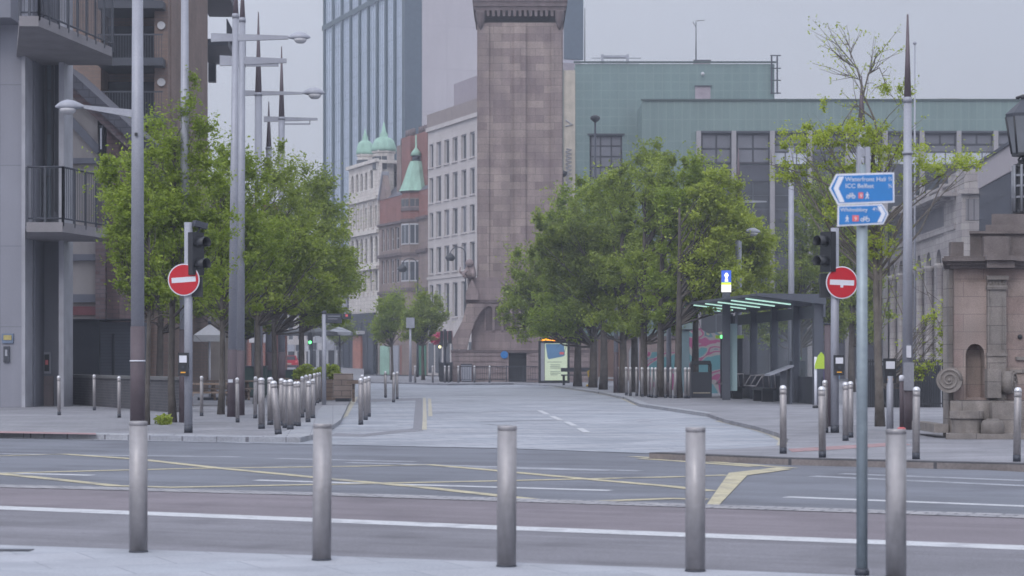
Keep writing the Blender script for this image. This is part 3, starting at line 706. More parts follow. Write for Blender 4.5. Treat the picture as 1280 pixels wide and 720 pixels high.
def walker(mb, x, y, s, yf):
    mb.prism([(X(x+.9*s*math.cos(2*math.pi*k/8)),Z(y-8.2*s-.9*s*math.sin(2*math.pi*k/8))) for k in range(8)],'y',yf,yf+.002)
    for q in ([(-1,-7),(1.1,-7),(1,-3.6),(-.8,-3.6)],[(-.8,-3.6),(.3,-3.6),(-1.4,0),(-2.6,0)],[(0,-3.6),(1,-3.6),(2.4,0),(1.2,0)],[(1,-6.8),(2.6,-4.6),(2,-4.2),(.8,-5.6)],[(-1,-6.8),(-2.5,-4.8),(-1.9,-4.3),(-.8,-5.4)]):
        mb.prism([(X(x+a*s),Z(y+b*s)) for a,b in q],'y',yf,yf+.002)
def px_h(n): return n*d/2560*1.38
text('Waterfront Hall', px_h(5.6), M_white, sg, (X(1054.5),-.066,Z(227.6)))
text('ICC Belfast', px_h(5.6), M_white, sg, (X(1054.5),-.066,Z(236)))
text('\u00be', px_h(5.2), M_white, sg, (X(1107.5),-.066,Z(227.2)))
text('\u00be', px_h(5.2), M_white, sg, (X(1107.5),-.066,Z(235.8)))
mb=MB(); bike(mb,1058.3,246.8,1.05,-.067); walker(mb,1082,249.4,.92,-.067); mb.build('symbols',M_white,sg)
MB().box(X(1071),X(1077),-.067,-.0655,Z(249),Z(241.6)).build('route_patch',M_sred,sg); text('9',px_h(4.6),M_white,sg,(X(1072.7),-.0675,Z(247.8)))
sg=sign([(1045.5,257.6),(1101,255.6),(1108.5,268),(1102.5,281),(1045,283.6)],[(1047.3,259.4),(1100,257.5),(1106.4,268),(1101.4,279),(1047,281.8)],
     [(1094.6,258.6),(1099.6,258.4),(1105,268),(1100.2,278.4),(1094.4,278.8),(1099.6,268.2)],-.060)
text('Whiteabbey', px_h(5.0), M_white, sg, (X(1048.5),-.064,Z(265.2)))
text('4\u00bd', px_h(5.0), M_white, sg, (X(1088.4),-.064,Z(264.6)))
mb=MB(); walker(mb,1057,278.3,.92,-.065); bike(mb,1076,275.6,1.05,-.065); mb.build('symbols',M_white,sg)
MB().box(X(1063.5),X(1071.5),-.065,-.0635,Z(277.5),Z(270)).build('route_patch',M_sred,sg); text('9',px_h(4.6),M_white,sg,(X(1066),-.0655,Z(276.6)))
MB().box(X(1045.5),X(1049),-.045,.0,Z(284),Z(282)).build('lower_clip',M_galv,t)
# ------------------------------------------------------------------ bus shelter
M_cyan = glass_mat('glass_edge_cyan', (.45,.62,.66), .75)
M_shglass = glass_mat('shelter_glass', (.45,.52,.54), .14)
M_tube = mat('lit_roof_strip', (.6,.9,.8), .4, emit=(.62,1,.85), estr=.62, var=0, fine=0)
M_shel = mat('shelter_grey', (.07,.078,.10), .45, .1, var=.08, scale=2)
M_lime = mat('lime_panel', (.36,.50,.05), .5, var=.08)
M_purple = mat('purple_panel', (.10,.07,.20), .5, var=.08)
O=Vector((10.35,70.0,0)); uu=Vector((-.078,.997,0)); ang=math.atan2(uu.y,uu.x)  # local x = along street away, local y = left
t=thing('bus_shelter','long dark grey bus shelter with lit roof strips and glass back panels','bus shelter',O,ang)
LN=18.0
def roof_mb():
    m=MB(); m.add([(-.2,-.35,3.42),(-.2,2.05,3.72),(LN,2.05,3.86),(LN,-.35,3.55),(-.2,-.35,3.78),(-.2,2.05,3.80),(LN,2.05,3.95),(LN,-.35,3.86)],
        [(0,1,2,3),(7,6,5,4),(0,4,5,1),(1,5,6,2),(2,6,7,3),(3,7,4,0)]); return m
rf=roof_mb().build('roof',M_shel,t)
for k in range(6):
    x=2.2+k*2.75; zz=lambda yy: 3.42+(yy+.35)*.125+(x/LN)*.13-.02
    m=MB(); m.add([(x,.35,zz(.35)-.03),(x+.13,.35,zz(.35)-.03),(x+.13,1.95,zz(1.95)-.03),(x,1.95,zz(1.95)-.03),(x,.35,zz(.35)+.01),(x+.13,.35,zz(.35)+.01),(x+.13,1.95,zz(1.95)+.01),(x,1.95,zz(1.95)+.01)],
        [(0,1,2,3),(7,6,5,4),(0,4,5,1),(1,5,6,2),(2,6,7,3),(3,7,4,0)]); m.build('light_strip',M_tube,t)
for x,w in ((0,.32),(3.6,.5),(7.4,.55),(11.4,.55),(16.6,.5)):
    MB().box(x,x+.3,-.30,-.04 if x else .02,0,3.5).build('post',M_shel,t)
MB().box(-.2,LN,-.33,-.25,3.0,3.42).build('back_beam',M_shel,t)
MB().box(-.02,LN,-.30,-.22,0,.95).build('lower_panel',M_dkgrey,t)
for a,b in ((.35,3.55),(4.0,7.35),(7.85,11.3),(11.8,16.5)):
    g=MB().box(a,b,-.27,-.25,.95,3.0).build('glass_panel',M_shglass,t)
MB().box(9.4,9.5,.9,1.35,.35,2.95).build('glass_screen',M_cyan,t)
for x in (12.4,6.4):
    s=MB().box(x-1.2,x+1.2,.25,.75,.42,.50).box(x-.9,x-.7,.3,.7,0,.42).box(x+.7,x+.9,.3,.7,0,.42).build('bench',M_black,t)
    for xx in (x-1.1,x,x+1.1):
        MB().tube([(xx,.25,.50),(xx,.3,1.0),(xx,.75,.95),(xx,1.0,.55)],.022,6).build('arm_rail',M_steel_far,s)
    MB().tube([(x-1.1,.3,1.0),(x+1.1,.3,1.0)],.022,6).tube([(x-1.1,.98,.58),(x+1.1,.98,.58)],.022,6).build('long_rail',M_steel_far,s)
b=MB(); b.add([(1.0,.5,1.3),(1.9,.5,1.3),(1.9,1.35,.98),(1.0,1.35,.98),(1.0,.5,1.36),(1.9,.5,1.36),(1.9,1.35,1.04),(1.0,1.35,1.04)],[(0,1,2,3),(7,6,5,4),(0,4,5,1),(1,5,6,2),(2,6,7,3),(3,7,4,0)])
tb=b.build('information_board',M_galv,t); MB().box(1.3,1.5,.7,.9,0,1.15).box(1.1,1.8,.55,.62,0,1.26).build('support',M_shel,tb)
# machines: own things
def machine(px,d_,w,h,lab,lime=False,led=None):
    q=thing('ticket_machine',lab,'ticket machine',(XP(px,d_),d_,0),0)
    MB().box(-w/2,w/2,0,.5,0,h).build('cabinet',M_dkgrey,q)
    if lime: MB().box(-w/2-.25,w/2+.05,-.06,0,h,h+.13).build('canopy',M_lime,q)
    for (lx,lz) in led or []:
        MB().lathe([(.07,0),(.07,.02)],n=12).build('status_light',M_litgreen,q).location=(lx,-.07,lz); LAST[0].rotation_euler=(R(90),0,0)
    MB().box(-w*.3,w*.3,-.01,-.001,h*.55,h*.8).build('screen',M_lens,q)
machine(915,83,.85,2.42,'dark ticket machine with lime canopy strip and green light at the far shelter end',True,[(-.42,2.49)])
machine(998,74,.5,1.5,'dark card reader cabinet with green light near the right end of the shelter',False,[(0,2.0-.4)])
q=thing('bus_stop_pylon','illuminated blue, lime and white stop sign pylon standing above the shelter roof','bus stop sign',(XP(908,79),79,0))
zz=lambda y: ZP(y,79)
MB().box(-.15,.15,0,.15,0,zz(365)).build('mast',M_shel,q)
M_bl=mat('lit_blue_panel',(.04,.1,.5),.4,emit=(.05,.12,.55),estr=.5,var=0,fine=0); M_lm=mat('lit_lime_panel',(.6,.8,.05),.4,emit=(.6,.85,.05),estr=.5,var=0,fine=0); M_wl=mat('lit_white_panel',(.8,.8,.8),.4,emit=(1,.95,.85),estr=.55,var=0,fine=0)
MB().box(-.18,.18,-.02,.17,zz(353),zz(338)).build('blue_panel',M_bl,q); MB().box(-.18,.18,-.02,.17,zz(356),zz(353)).build('lime_panel',M_lm,q); MB().box(-.18,.18,-.02,.17,zz(365),zz(356)).build('white_panel',M_wl,q)
m=MB(); 
for pl in ([(-.03,348),(.03,348),(.09,344),(.03,341),(-.03,341),(-.09,344)],[(-.07,352),(.07,352),(.05,348.2),(-.05,348.2)]): m.prism([(a,zz(b)) for a,b in pl],'y',-.03,-.022)
m.build('emblem',M_wl,q)
# lime flag sign on a white post, purple board behind
q=thing('flag_sign','small lime green shield sign on a thin white post right of the shelter','sign',G(1019.5,510))
d=G(1019.5,510).y; zz=lambda y: ZP(y,d); xx=lambda x: XP(x,d)-XP(1019.5,d)
MB().tube([(0,0,0),(0,0,zz(446))],.045,10).build('post',M_white,q)
MB().prism([(xx(1018),zz(461)),(xx(1031),zz(461)),(xx(1031),zz(449)),(xx(1029),zz(443)),(xx(1026),zz(440)),(xx(1022),zz(445)),(xx(1018.5),zz(455))],'y',-.08,-.03).build('sign_panel',M_lime,q)
MB().lathe([(.1,0),(.1,.08)],n=10).build('foot',M_black,q)
q=thing('information_kiosk','purple board kiosk with slanted blue panel between the shelter and the right signal post','kiosk',(XP(1028,73),73,0))
MB().box(-.28,.28,0,.3,0,ZP(448,73)).build('cabinet',M_purple,q)
MB().prism([(.3,ZP(471,73)),(.62,ZP(474,73)),(.62,ZP(459,73)),(.3,ZP(454,73))],'y',.05,.12).build('slanted_panel',mat('pale_blue_panel',(.16,.30,.50),.5),q)
MB().tube([(.28,0,ZP(453,73)),(.66,0,ZP(458,73))],.03,6).build('rail',M_white,q)
# ------------------------------------------------------------------ advertising unit near the clock
dA=143.0; q=thing('advertising_unit','backlit poster unit with blue card over pale green sheet, right of the clock tower door','advertising unit',(XP(693,dA),dA,0))
xx=lambda x: XP(x,dA)-XP(693,dA); zz=lambda y: ZP(y,dA)
MB().box(xx(673),xx(712),.0,.5,zz(480),zz(476.5)).box(xx(673),xx(676),0,.5,zz(476.5),zz(428)).box(xx(709.5),xx(712),0,.5,zz(476.5),zz(428)).box(xx(673),xx(712),0,.5,zz(428),zz(426)).box(xx(676),xx(709.5),.3,.5,zz(476.5),zz(428)).build('frame',M_black,q)
MB().box(xx(676),xx(680.5),.05,.25,zz(476),zz(428.5)).build('side_panel',M_galv,q)
M_post=mat('poster_backlit',(.40,.46,.34),.4,emit=(.58,.68,.50),estr=.30,var=.04,scale=.4,fine=0)
ps=MB().box(xx(681),xx(709.2),.1,.2,zz(475.5),zz(429)).build('poster',M_post,q)
M_card=mat('poster_blue',(.06,.13,.24),.4,emit=(.08,.16,.26),estr=.35,var=.1,fine=0)
MB().prism([(xx(682),zz(430)),(xx(705),zz(430)),(xx(706),zz(444)),(xx(704),zz(445.5)),(xx(686),zz(449)),(xx(684.5),zz(447))],'y',.085,.099).build('poster_card',M_card,ps)
MB().box(xx(699.5),xx(705),.07,.084,zz(443),zz(440)).build('orange_patch',M_sred,ps)
m=MB()
for k,(y,w) in enumerate([(452.5,18),(456,12),(458,12),(460,13),(464.5,12),(466.5,13),(468.5,9)]): m.box(xx(684 if k==0 else 688),xx((684 if k==0 else 688)+w),.088,.0985,zz(y+.35),zz(y-.35))
m.build('text_lines',mat('poster_ink',(.2,.25,.22),.5),ps)
q=thing('message_display','orange lit message display perched above the poster unit','display',(XP(685,dA+.6),dA+.6,0))
d2=dA+.6; xx=lambda x: XP(x,d2)-XP(685,d2); zz=lambda y: ZP(y,d2)
MB().box(xx(684),xx(686),0,.2,0,zz(427)).build('post',M_black,q); MB().box(xx(674.5),xx(697),-.03,.2,zz(427),zz(422.5)).build('display_box',M_black,q)
m=MB()
for i,(a,b,y0,y1) in enumerate([(676,679,426.3,425),(678,681.5,425.8,423.8),(681,686,425.6,422.9),(686,690,425.9,424.6),(690,693,426.1,424.9),(692,695.5,426,423.4)]): m.box(xx(a),xx(b),-.05,-.031-.001*i,zz(y0),zz(y1))
m.build('lit_characters',M_amber,q)
# ------------------------------------------------------------------ bins, planter, crates, tables, parasols, fingerpost
q=thing('litter_bin','dark litter bin beside the mural at the far end of the bus shelter','bin',(XP(877,84),84,0))
MB().box(-.42,.42,0,.8,0,1.05).build('body',M_dkgrey,q); MB().prism([(-.42,1.35),(.42,1.35),(.36,1.52),(-.36,1.52)],'y',0,.8).build('hood',M_black,q); MB().box(-.42,-.34,0,.8,1.05,1.35).box(.34,.42,0,.8,1.05,1.35).build('hood_side',M_black,q)
MB().box(-.35,.35,-.012,-.001,.18,.22).build('gold_band',M_yel_pale,q)
q=thing('fingerpost','grey pedestrian post with dark finger boards pointing right above the planter','fingerpost',G(405,506))
d=G(405,506).y; xx=lambda x: XP(x,d)-XP(405,d); zz=lambda y: ZP(y,d)
MB().tube([(0,0,0),(0,0,zz(391))],.075,14).build('post',M_galv,q)
fa=MB().box(xx(407),xx(427.5),-.04,.04,zz(404),zz(392)).build('finger_board',M_dkgrey,q)
fc=MB().box(xx(428.2),xx(439),-.04,.04,zz(399),zz(392)).build('finger_board',M_dkgrey,q)
m=MB().box(xx(410),xx(425),-.048,-.041,zz(395.6),zz(394.8)).box(xx(410),xx(422),-.048,-.041,zz(399),zz(398.3)); m.build('worn_lettering',M_galv,fa)
MB().box(xx(432),xx(435),-.048,-.041,zz(396),zz(393)).build('patch',M_sred,fc)
MB().ball((0,0,zz(391)),.09,6).build('finial',M_dkgrey,q)
M_wood=mat('weathered_wood',(.17,.125,.10),.85,var=.25,scale=2,streak=.2,pattern=dict(w=3,h=.16,mortar=.012,c2=(.22,.165,.135),mc=(.05,.04,.04),offset=.3))
M_wood_lt=mat('pale_crate_wood',(.27,.21,.185),.85,var=.2,scale=2,pattern=dict(w=3,h=.2,mortar=.012,c2=(.30,.24,.21),mc=(.10,.08,.08),offset=.3))
d=78.0; q=thing('planter_box','long slatted timber planter filled with yellow green shrubs behind the bollard cluster','planter',(XP(395,d),d,0))
xx=lambda x: XP(x,d)-XP(395,d); zz=lambda y: ZP(y,d)
MB().box(xx(408),xx(416),0,1.6,0,zz(474)).build('end_box',M_wood,q)
MB().box(xx(366),xx(407.8),.5,1.6,0,zz(474)).build('trough',M_wood,q)
rnd=np.random.RandomState(5)
def leaf_blob(name, m, parent, cs, n, size, seed, flat=.6):
    """cs: list (x,y,z,rx,ry,rz)"""
    rs=np.random.RandomState(seed); V=[];
    per=max(1,n//len(cs)); allp=[]
    for c in cs:
        u=rs.normal(size=(per,3)); u/=np.linalg.norm(u,axis=1)[:,None]; r=rs.rand(per)**(1/2.2)
        allp.append(u*r[:,None]*np.array(c[3:6])+np.array(c[0:3]))
    P=np.concatenate(allp); return leaves(name,m,parent,P,size,rs)
def leaves(name,m,parent,P,size,rs):
    n=len(P); nr=rs.normal(size=(n,3)); nr[:,2]=np.abs(nr[:,2])+.35; nr/=np.linalg.norm(nr,axis=1)[:,None]
    t=rs.normal(size=(n,3)); t-=nr*(t*nr).sum(1)[:,None]; t/=np.linalg.norm(t,axis=1)[:,None]; b=np.cross(nr,t)
    s=size*(.6+.8*rs.rand(n))[:,None]
    v=np.empty((n,4,3)); v[:,0]=P-t*s; v[:,1]=P+b*s*.5+nr*s*.12; v[:,2]=P+t*s; v[:,3]=P-b*s*.5+nr*s*.12
    me=bpy.data.meshes.new(name); me.vertices.add(n*4); me.vertices.foreach_set('co',v.reshape(-1).astype(np.float32))
    me.loops.add(n*4); me.loops.foreach_set('vertex_index',np.arange(n*4,dtype=np.int32)); me.polygons.add(n)
    me.polygons.foreach_set('loop_start',np.arange(0,n*4,4,dtype=np.int32)); me.polygons.foreach_set('loop_total',np.full(n,4,dtype=np.int32))
    me.materials.append(m); me.update(calc_edges=True); me.validate()
    o=bpy.data.objects.new(name,me); COL.objects.link(o)
    if parent: o.parent=parent
    return o
leaf_blob('foliage',M_leafC,q,[(xx(372)+i*.28,.9,1.0+.12*math.sin(i*2.1),.3,.4,.3) for i in range(6)]+[(xx(416),.8,1.1,.25,.3,.3)],1300,.09,3)
d=76.0; q=thing('timber_bench','squat pale timber box bench beside the planter on the pavement edge','bench',(XP(427,d),d,0))
xx=lambda x: XP(x,d)-XP(427,d); zz=lambda y: ZP(y,d)
MB().box(xx(417),xx(439),0,1.0,.12,zz(467)).build('box_back',M_wood_lt,q); MB().box(xx(419),xx(437),.1,.9,0,.12).build('plinth',M_dkgrey,q)
q2=thing('stool_table','small weathered table on a thin leg right of the pale timber bench','table',(XP(443.5,d),d-.6,0)); MB().box(-.24,.24,-.2,.3,.66,.80).build('top',M_wood,q2); MB().box(-.05,.04,0,.1,0,.66).build('leg',M_wood,q2)
def parasol(px,ybase,ytop,x0,x1,yedge,lab,m,d=None):
    d=d or D(ybase); q=thing('parasol',lab,'parasol',(XP(px,d),d,0),0,'parasols over the pavement tables')
    xx=lambda x: XP(x,d)-XP(px,d); zz=lambda y: ZP(y,d); r=(xx(x1)-xx(x0))/2; cx=(xx(x1)+xx(x0))/2
    zt=zz(ytop); ze=zz(yedge)
    n=4; vs=[(cx,0,zt)]+[(cx+r*math.cos(math.pi/4+math.pi/2*k)*1.3,r*math.sin(math.pi/4+math.pi/2*k)*1.3,ze) for k in range(4)]+[(cx+r*math.cos(math.pi/4+math.pi/2*k)*1.3,r*math.sin(math.pi/4+math.pi/2*k)*1.3,ze-.25) for k in range(4)]+[(cx,0,zt-.08)]
    MB().add(vs,[(0,1,2),(0,2,3),(0,3,4),(0,4,1),(1,5,6,2),(2,6,7,3),(3,7,8,4),(4,8,5,1),(9,6,5),(9,7,6),(9,8,7),(9,5,8)]).build('canopy',m,q)
    MB().tube([(cx,0,0),(cx,0,zt+.1)],.04,8).build('pole',M_white if m is M_canw else M_dkgrey,q)
    MB().ball((cx,0,zt+.05),.08,5).build('finial',M_dkgrey,q); MB().box(cx-.4,cx+.4,-.4,.4,0,.1).build('base',M_dkgrey,q)
M_canw=mat('canvas_pale',(.40,.40,.42),.9,var=.1); M_cand=mat('canvas_dark',(.07,.075,.085),.9,var=.1)
parasol(262,500,405,243,281,419,'pale canvas parasol above the dark tables behind the left no entry post',M_canw)
parasol(388,478,408,352,424,415,'wide dark canvas parasol under the left trees, beside the green signal',M_cand)
parasol(432,476,408,408,441,415,'pale grey canvas parasol half hidden behind the fingerpost',mat('canvas_grey',(.22,.23,.26),.9),d=150)
def picnic(px,ybase,lab,s=1.0):
    p=G(px,ybase); q=thing('picnic_table',lab,'picnic table',p,.25,'timber picnic tables on the left pavement')
    MB().box(-.9,.9,-.38,.38,.70,.76).build('table_top',M_wood,q)
    for y in (-.75,.75): MB().box(-.9,.9,y-.13,y+.13,.42,.47).build('seat',M_wood,q)
    for x in (-.65,.65): MB().obox((x,-.32,.36),.09,.06,.82,Matrix.Rotation(R(-28),3,'X')).obox((x,.32,.36),.09,.06,.82,Matrix.Rotation(R(28),3,'X')).box(x-.03,x+.03,-.85,.85,.32,.40).build('leg',M_wood,q)
picnic(262,507,'timber picnic table directly behind the lone bollard right of the left signal post'); picnic(288,500,'timber picnic table half hidden behind the paired lamp masts'); picnic(335,494,'timber picnic table at the back, behind the bollard cluster')
for (px,y,w,h,lab) in ((318,497,.9,1.25,'dark green cabinet between the left tree trunks and the bollard cluster'),(347,492,1.9,1.05,'long dark box bench behind the tilted bollard')):
    p=G(px,y); q=thing('utility_box',lab,'cabinet',p); MB().box(-w/2,w/2,0,.6,.08,h).build('cabinet',mat('dark_green_paint',(.03,.06,.055),.5),q); MB().box(-w/2-.03,w/2+.03,-.04,.64,h,h+.06).build('lid',M_dkgrey,q); MB().box(-w/2+.05,w/2-.05,.03,.57,0,.08).build('plinth',M_black,q)
for (px,y,lab) in ((253,486,'black folded chair stack beneath the pale parasol'),):
    p=G(px,y); q=thing('folded_chairs',lab,'chairs',p)
    for k in range(5): MB().box(-.35+k*.12,-.30+k*.12,-.3,.3,0,1.3).build('chair_frame',M_black,q)
# car far down the avenue, where the street climbs
MB().add([(XP(300,190),190,-.12),(XP(455,190),190,-.12),(XP(455,300),300,1.33),(XP(300,300),300,1.33)],[(0,1,2,3)]).build('rising_street',M_pave,None,kind='structure')
def car(px,ybase,lab,m,w_px,d=None):
    p=Vector((XP(px,d),d,.55)) if d else G(px,ybase,-.1); q=thing('parked_car',lab,'car',p,R(4)); s=w_px*p.y/2560/1.8
    body=[(-.9,.25),(.9,.25),(.92,.75),(.86,.95),(.70,1.42),(-.70,1.42),(-.86,.95),(-.92,.75)]
    mb=MB().prism([(a*s,b*s) for a,b in body],'y',0,.9*s); mb.prism([(a*s*.99,b*s) for a,b in [(-.92,.25),(.92,.25),(.92,.8),(.88,.95),(-.88,.95),(-.92,.8)]],'y',.9*s,4*s); mb.build('body',m,q)
    MB().prism([(-.66*s,1.0*s),(.66*s,1.0*s),(.58*s,1.36*s),(-.58*s,1.36*s)],'y',-.02*s,-.005).build('rear_window',M_win,q)
    MB().box(-.92*s,.92*s,-.06*s,-.004,.28*s,.5*s).build('bumper',M_dkgrey,q)
    for sx in (-.74,.74):
        MB().box((sx-.12)*s,(sx+.12)*s,-.05*s,-.003,.72*s,.92*s).build('tail_light',M_sred,q)
        w=MB().lathe([(.32*s,-.1*s),(.32*s,.1*s)],n=18).build('wheel',M_black,q); w.location=(sx*s,.7*s,.32*s); w.rotation_euler=(0,R(90),0)
        w=MB().lathe([(.32*s,-.1*s),(.32*s,.1*s)],n=18).build('wheel',M_black,q); w.location=(sx*s,3.2*s,.32*s); w.rotation_euler=(0,R(90),0)
    MB().box(-.26*s,.26*s,-.03*s,-.0065,.55*s,.67*s).build('number_plate',M_yel_pale,q)
car(361,462,'small red car seen from behind under the left trees',mat('car_red',(.40,.01,.03),.3,.1,var=.05),23,240.0)
q=thing('traffic_signal','distant signal with green light lit beneath the dark parasol','traffic signal',(XP(389.5,140),140,0)); xx=lambda x: XP(x,140)-XP(389.5,140)
MB().tube([(0,0,0),(0,0,ZP(420,140))],.09,8).build('post',M_dkgrey,q); MB().box(xx(385.5),xx(391),-.3,-.1,ZP(431,140),ZP(416,140)).build('signal_head',M_black,q)
MB().lathe([(.11,0),(.11,.03)],n=12).build('lit_lens',M_litgreen,q).location=(xx(388),-.30,ZP(428,140)); LAST[0].rotation_euler=(R(90),0,0)
q=thing('traffic_signal','dark signal cluster with pale yellow light left of the clock tower base','traffic signal',(XP(556,146),146,0.02)); xx=lambda x: XP(x,146)-XP(556,146)
MB().tube([(0,0,0),(0,0,ZP(412,146))],.1,8).build('post',M_dkgrey,q)
for a,b in ((550.5,554),(555,559.5),(560,565)): MB().box(xx(a),xx(b),-.35,-.12,ZP(434 if a<560 else 430,146),ZP(414,146)).build('signal_head',M_black,q)
MB().lathe([(.10,0),(.10,.03)],n=12).build('lit_lens',mat('pale_lens_lit',(.9,.85,.4),.4,emit=(1,.9,.45),estr=1.2,var=0,fine=0),q).location=(xx(550),-.36,ZP(434,146)); LAST[0].rotation_euler=(R(90),0,0)
q=thing('grit_bin','yellow salt bin left of the fingerpost beyond the planter shrubs','bin',(XP(388.5,135),135,0)); MB().box(-.45,.45,0,.6,0,.5).build('body',mat('bin_yellow',(.55,.36,.02),.5),q); MB().prism([(-.48,.5),(.48,.5),(.4,.72),(-.4,.72)],'y',-.02,.62).build('lid',mat('bin_yellow',(.55,.36,.02),.5),q)
# weeds at the tree foot
tag(leaf_blob('weeds',M_leafC,None,[(p.x,p.y,.1,.22,.2,.12) for p in (G(204,531),G(206,530))],160,.07,9),'tuft of bright green weeds at the paving edge below the left trees','plant')
M_fr2=mat('black_frame',(.02,.022,.03),.5); M_blind_refl=mat('grey_blind_reflection_glass',(.13,.135,.16),.2,var=.2,scale=.3,fine=0)  # lighter grey pane colour stands for blinds and painted-in reflections
# ------------------------------------------------------------------ Albert clock
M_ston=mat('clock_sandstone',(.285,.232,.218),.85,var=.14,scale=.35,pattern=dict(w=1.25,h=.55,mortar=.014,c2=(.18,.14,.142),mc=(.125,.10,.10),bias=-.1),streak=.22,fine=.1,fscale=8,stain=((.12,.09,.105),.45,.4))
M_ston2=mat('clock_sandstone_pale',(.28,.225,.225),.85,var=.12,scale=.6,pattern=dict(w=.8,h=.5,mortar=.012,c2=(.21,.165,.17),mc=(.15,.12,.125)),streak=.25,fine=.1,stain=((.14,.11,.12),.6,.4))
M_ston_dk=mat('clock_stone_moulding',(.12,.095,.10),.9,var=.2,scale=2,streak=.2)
dC=152.0; q=thing('clock_tower','tall mauve brown sandstone clock tower shaft rising out of frame behind the setts','clock tower',(XP(650,dC),dC+3.1,0))
sC=dC/2560; cx=lambda x:(x-650)*sC; cz=lambda y: ZP(y,dC)
hw=3.02
sh=MB().box(-hw,hw,-hw,hw,cz(347),cz(28))
for a,b in ((-hw-.08,-hw+.72),(-.42,.42),(hw-.72,hw+.08)):
    for (sx) in (0,):
        sh.box(a,b,-hw-.16,-hw-.002,cz(347),cz(30))
for a,b in ((-hw+.0,-hw+.72),(-.42,.42),(hw-.72,hw)):
    sh.box(hw+.002,hw+.16,a,b,cz(347),cz(30)); sh.box(-hw-.16,-hw-.002,a,b,cz(347),cz(30)); sh.box(a,b,hw+.002,hw+.16,cz(347),cz(30))
sh.build('shaft',M_ston,q)
m=MB()
for k in range(15):
    x=-hw+.25+(2*hw-.5)*k/14
    m.box(x-.11,x+.11,-hw-.34,-hw-.165,cz(21),cz(14)).box(x-.11,x+.11,hw+.165,hw+.34,cz(21),cz(14)).box(hw+.165,hw+.34,x-.11,x+.11,cz(21),cz(14)).box(-hw-.34,-hw-.165,x-.11,x+.11,cz(21),cz(14))
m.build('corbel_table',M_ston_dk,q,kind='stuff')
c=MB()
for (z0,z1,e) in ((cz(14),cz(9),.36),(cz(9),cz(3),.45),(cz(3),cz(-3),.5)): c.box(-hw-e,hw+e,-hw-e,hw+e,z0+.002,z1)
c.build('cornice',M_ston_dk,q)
for sx in (-1,1):
    MB().lathe([(.02,-1.4),(.16,-1.2),(.3,-.7),(.34,-.2),(.34,0)],(sx*(hw-.1),-hw-.28,cz(14)),10).build('gargoyle',M_ston_dk,q)
MB().box(-hw-.3,hw+.3,-hw-.3,hw+.3,cz(-3)+.002,cz(-3)+7).build('clock_stage',M_ston,q)
MB().lathe([(1.7,0),(1.7,.1)],n=32).build('clock_face',M_wfr_wh,q); LAST[0].location=(0,-hw-.3,cz(-3)+3.6); LAST[0].rotation_euler=(R(90),0,0)
MB().add([(-hw,-hw,0),(hw,-hw,0),(hw,hw,0),(-hw,hw,0),(0,0,8)],[(0,1,4),(1,2,4),(2,3,4),(3,0,4),(3,2,1,0)]).build('spire',M_ston_dk,q); LAST[0].location=(0,0,cz(-3)+7)
# lower stage
lo=MB().box(-3.9,3.9,-3.35,3.35,cz(376),cz(347)+.002)
lo.box(-3.6,3.6,-3.3,3.3,cz(440),cz(376))
lo.build('lower_stage',M_ston2,q)
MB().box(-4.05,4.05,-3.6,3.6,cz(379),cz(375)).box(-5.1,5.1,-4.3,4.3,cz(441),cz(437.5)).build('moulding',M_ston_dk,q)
b=MB(); hole_wall(b,-5.0,5.0,.0,cz(441),[(cx(636),cx(658))],[(0,cz(441)-.001)],-4.2,.9); b.box(-5,5,-3.28,4.2,0,cz(441)-.01)
for k in range(5): 
    for a,bb in ((-5.06,cx(632)),(cx(662),5.06)): b.box(a,bb,-4.26,-4.202,.25+k*.42,.25+k*.42+.36)
b.build('plinth',M_ston2,q)
dd=MB().box(cx(636),cx(658),-3.6,-3.5,.02,cz(441)-.02)
for k in range(9): dd.box(cx(637),cx(657),-3.64,-3.602,.15+k*.25,.15+k*.25+.12)
dd.build('door',M_black,q)
MB().lathe([(.28,0),(.28,.05)],n=20).build('blue_plaque',M_blue,q); LAST[0].location=(cx(630.5),-4.31,cz(443.5)); LAST[0].rotation_euler=(R(90),0,0)
# gablets, arcade, buttresses
for s in (-1,1):
    g=MB().prism([(s*4.0,cz(375)),(s*3.1,cz(375)),(s*3.1,cz(366)),(s*3.55,cz(349)),(s*4.0,cz(366))],'y',-3.95,-3.62).build('gablet',M_ston2,q)
    poly=[(s*(650-a_)*sC,cz(b_)) for a_,b_ in ((584,380),(578,402),(565,426),(567,437),(584,437),(588,419),(594,403),(600,392),(606,385),(606,380))]
    MB().prism(poly,'y',-4.15,-3.31).build('buttress',M_ston,q)
    # seated lion figure
    lx=s*3.72
    L_=MB(); L_.tube([(lx,-3.4,cz(347)),(lx,-3.45,cz(341)),(lx-s*.05,-3.5,cz(334)),(lx,-3.6,cz(331))],[.42,.48,.34,.25],12)
    L_.ball((lx,-3.75,cz(329.5)),.32,6); L_.tube([(lx+s*.15,-3.7,cz(338)),(lx+s*.5,-3.9,cz(343)),(lx+s*.3,-4.0,cz(348))],[.16,.13,.12],8); L_.tube([(lx-s*.2,-3.7,cz(338)),(lx-s*.3,-3.95,cz(347))],[.15,.12],8); L_.tube([(lx+s*.3,-3.4,cz(345)),(lx+s*.75,-3.5,cz(340)),(lx+s*.7,-3.5,cz(334))],[.14,.08,.05],8)
    L_.build('stone_lion',M_ston2,q)
ar=MB()
xs=[cx(606+i*11) for i in range(9)]
arch_wall(ar,[(xs[i],xs[i+1],xs[i]+.09,xs[i+1]-.09) for i in range(8)],cz(413),cz(388),cz(379.3),-3.52,.2,True,8)
ar.build('arcade',M_ston2,q)
MB().box(xs[0],xs[-1],-3.318,-3.305,cz(413),cz(380)).build('louvres',M_ston_dk,q)
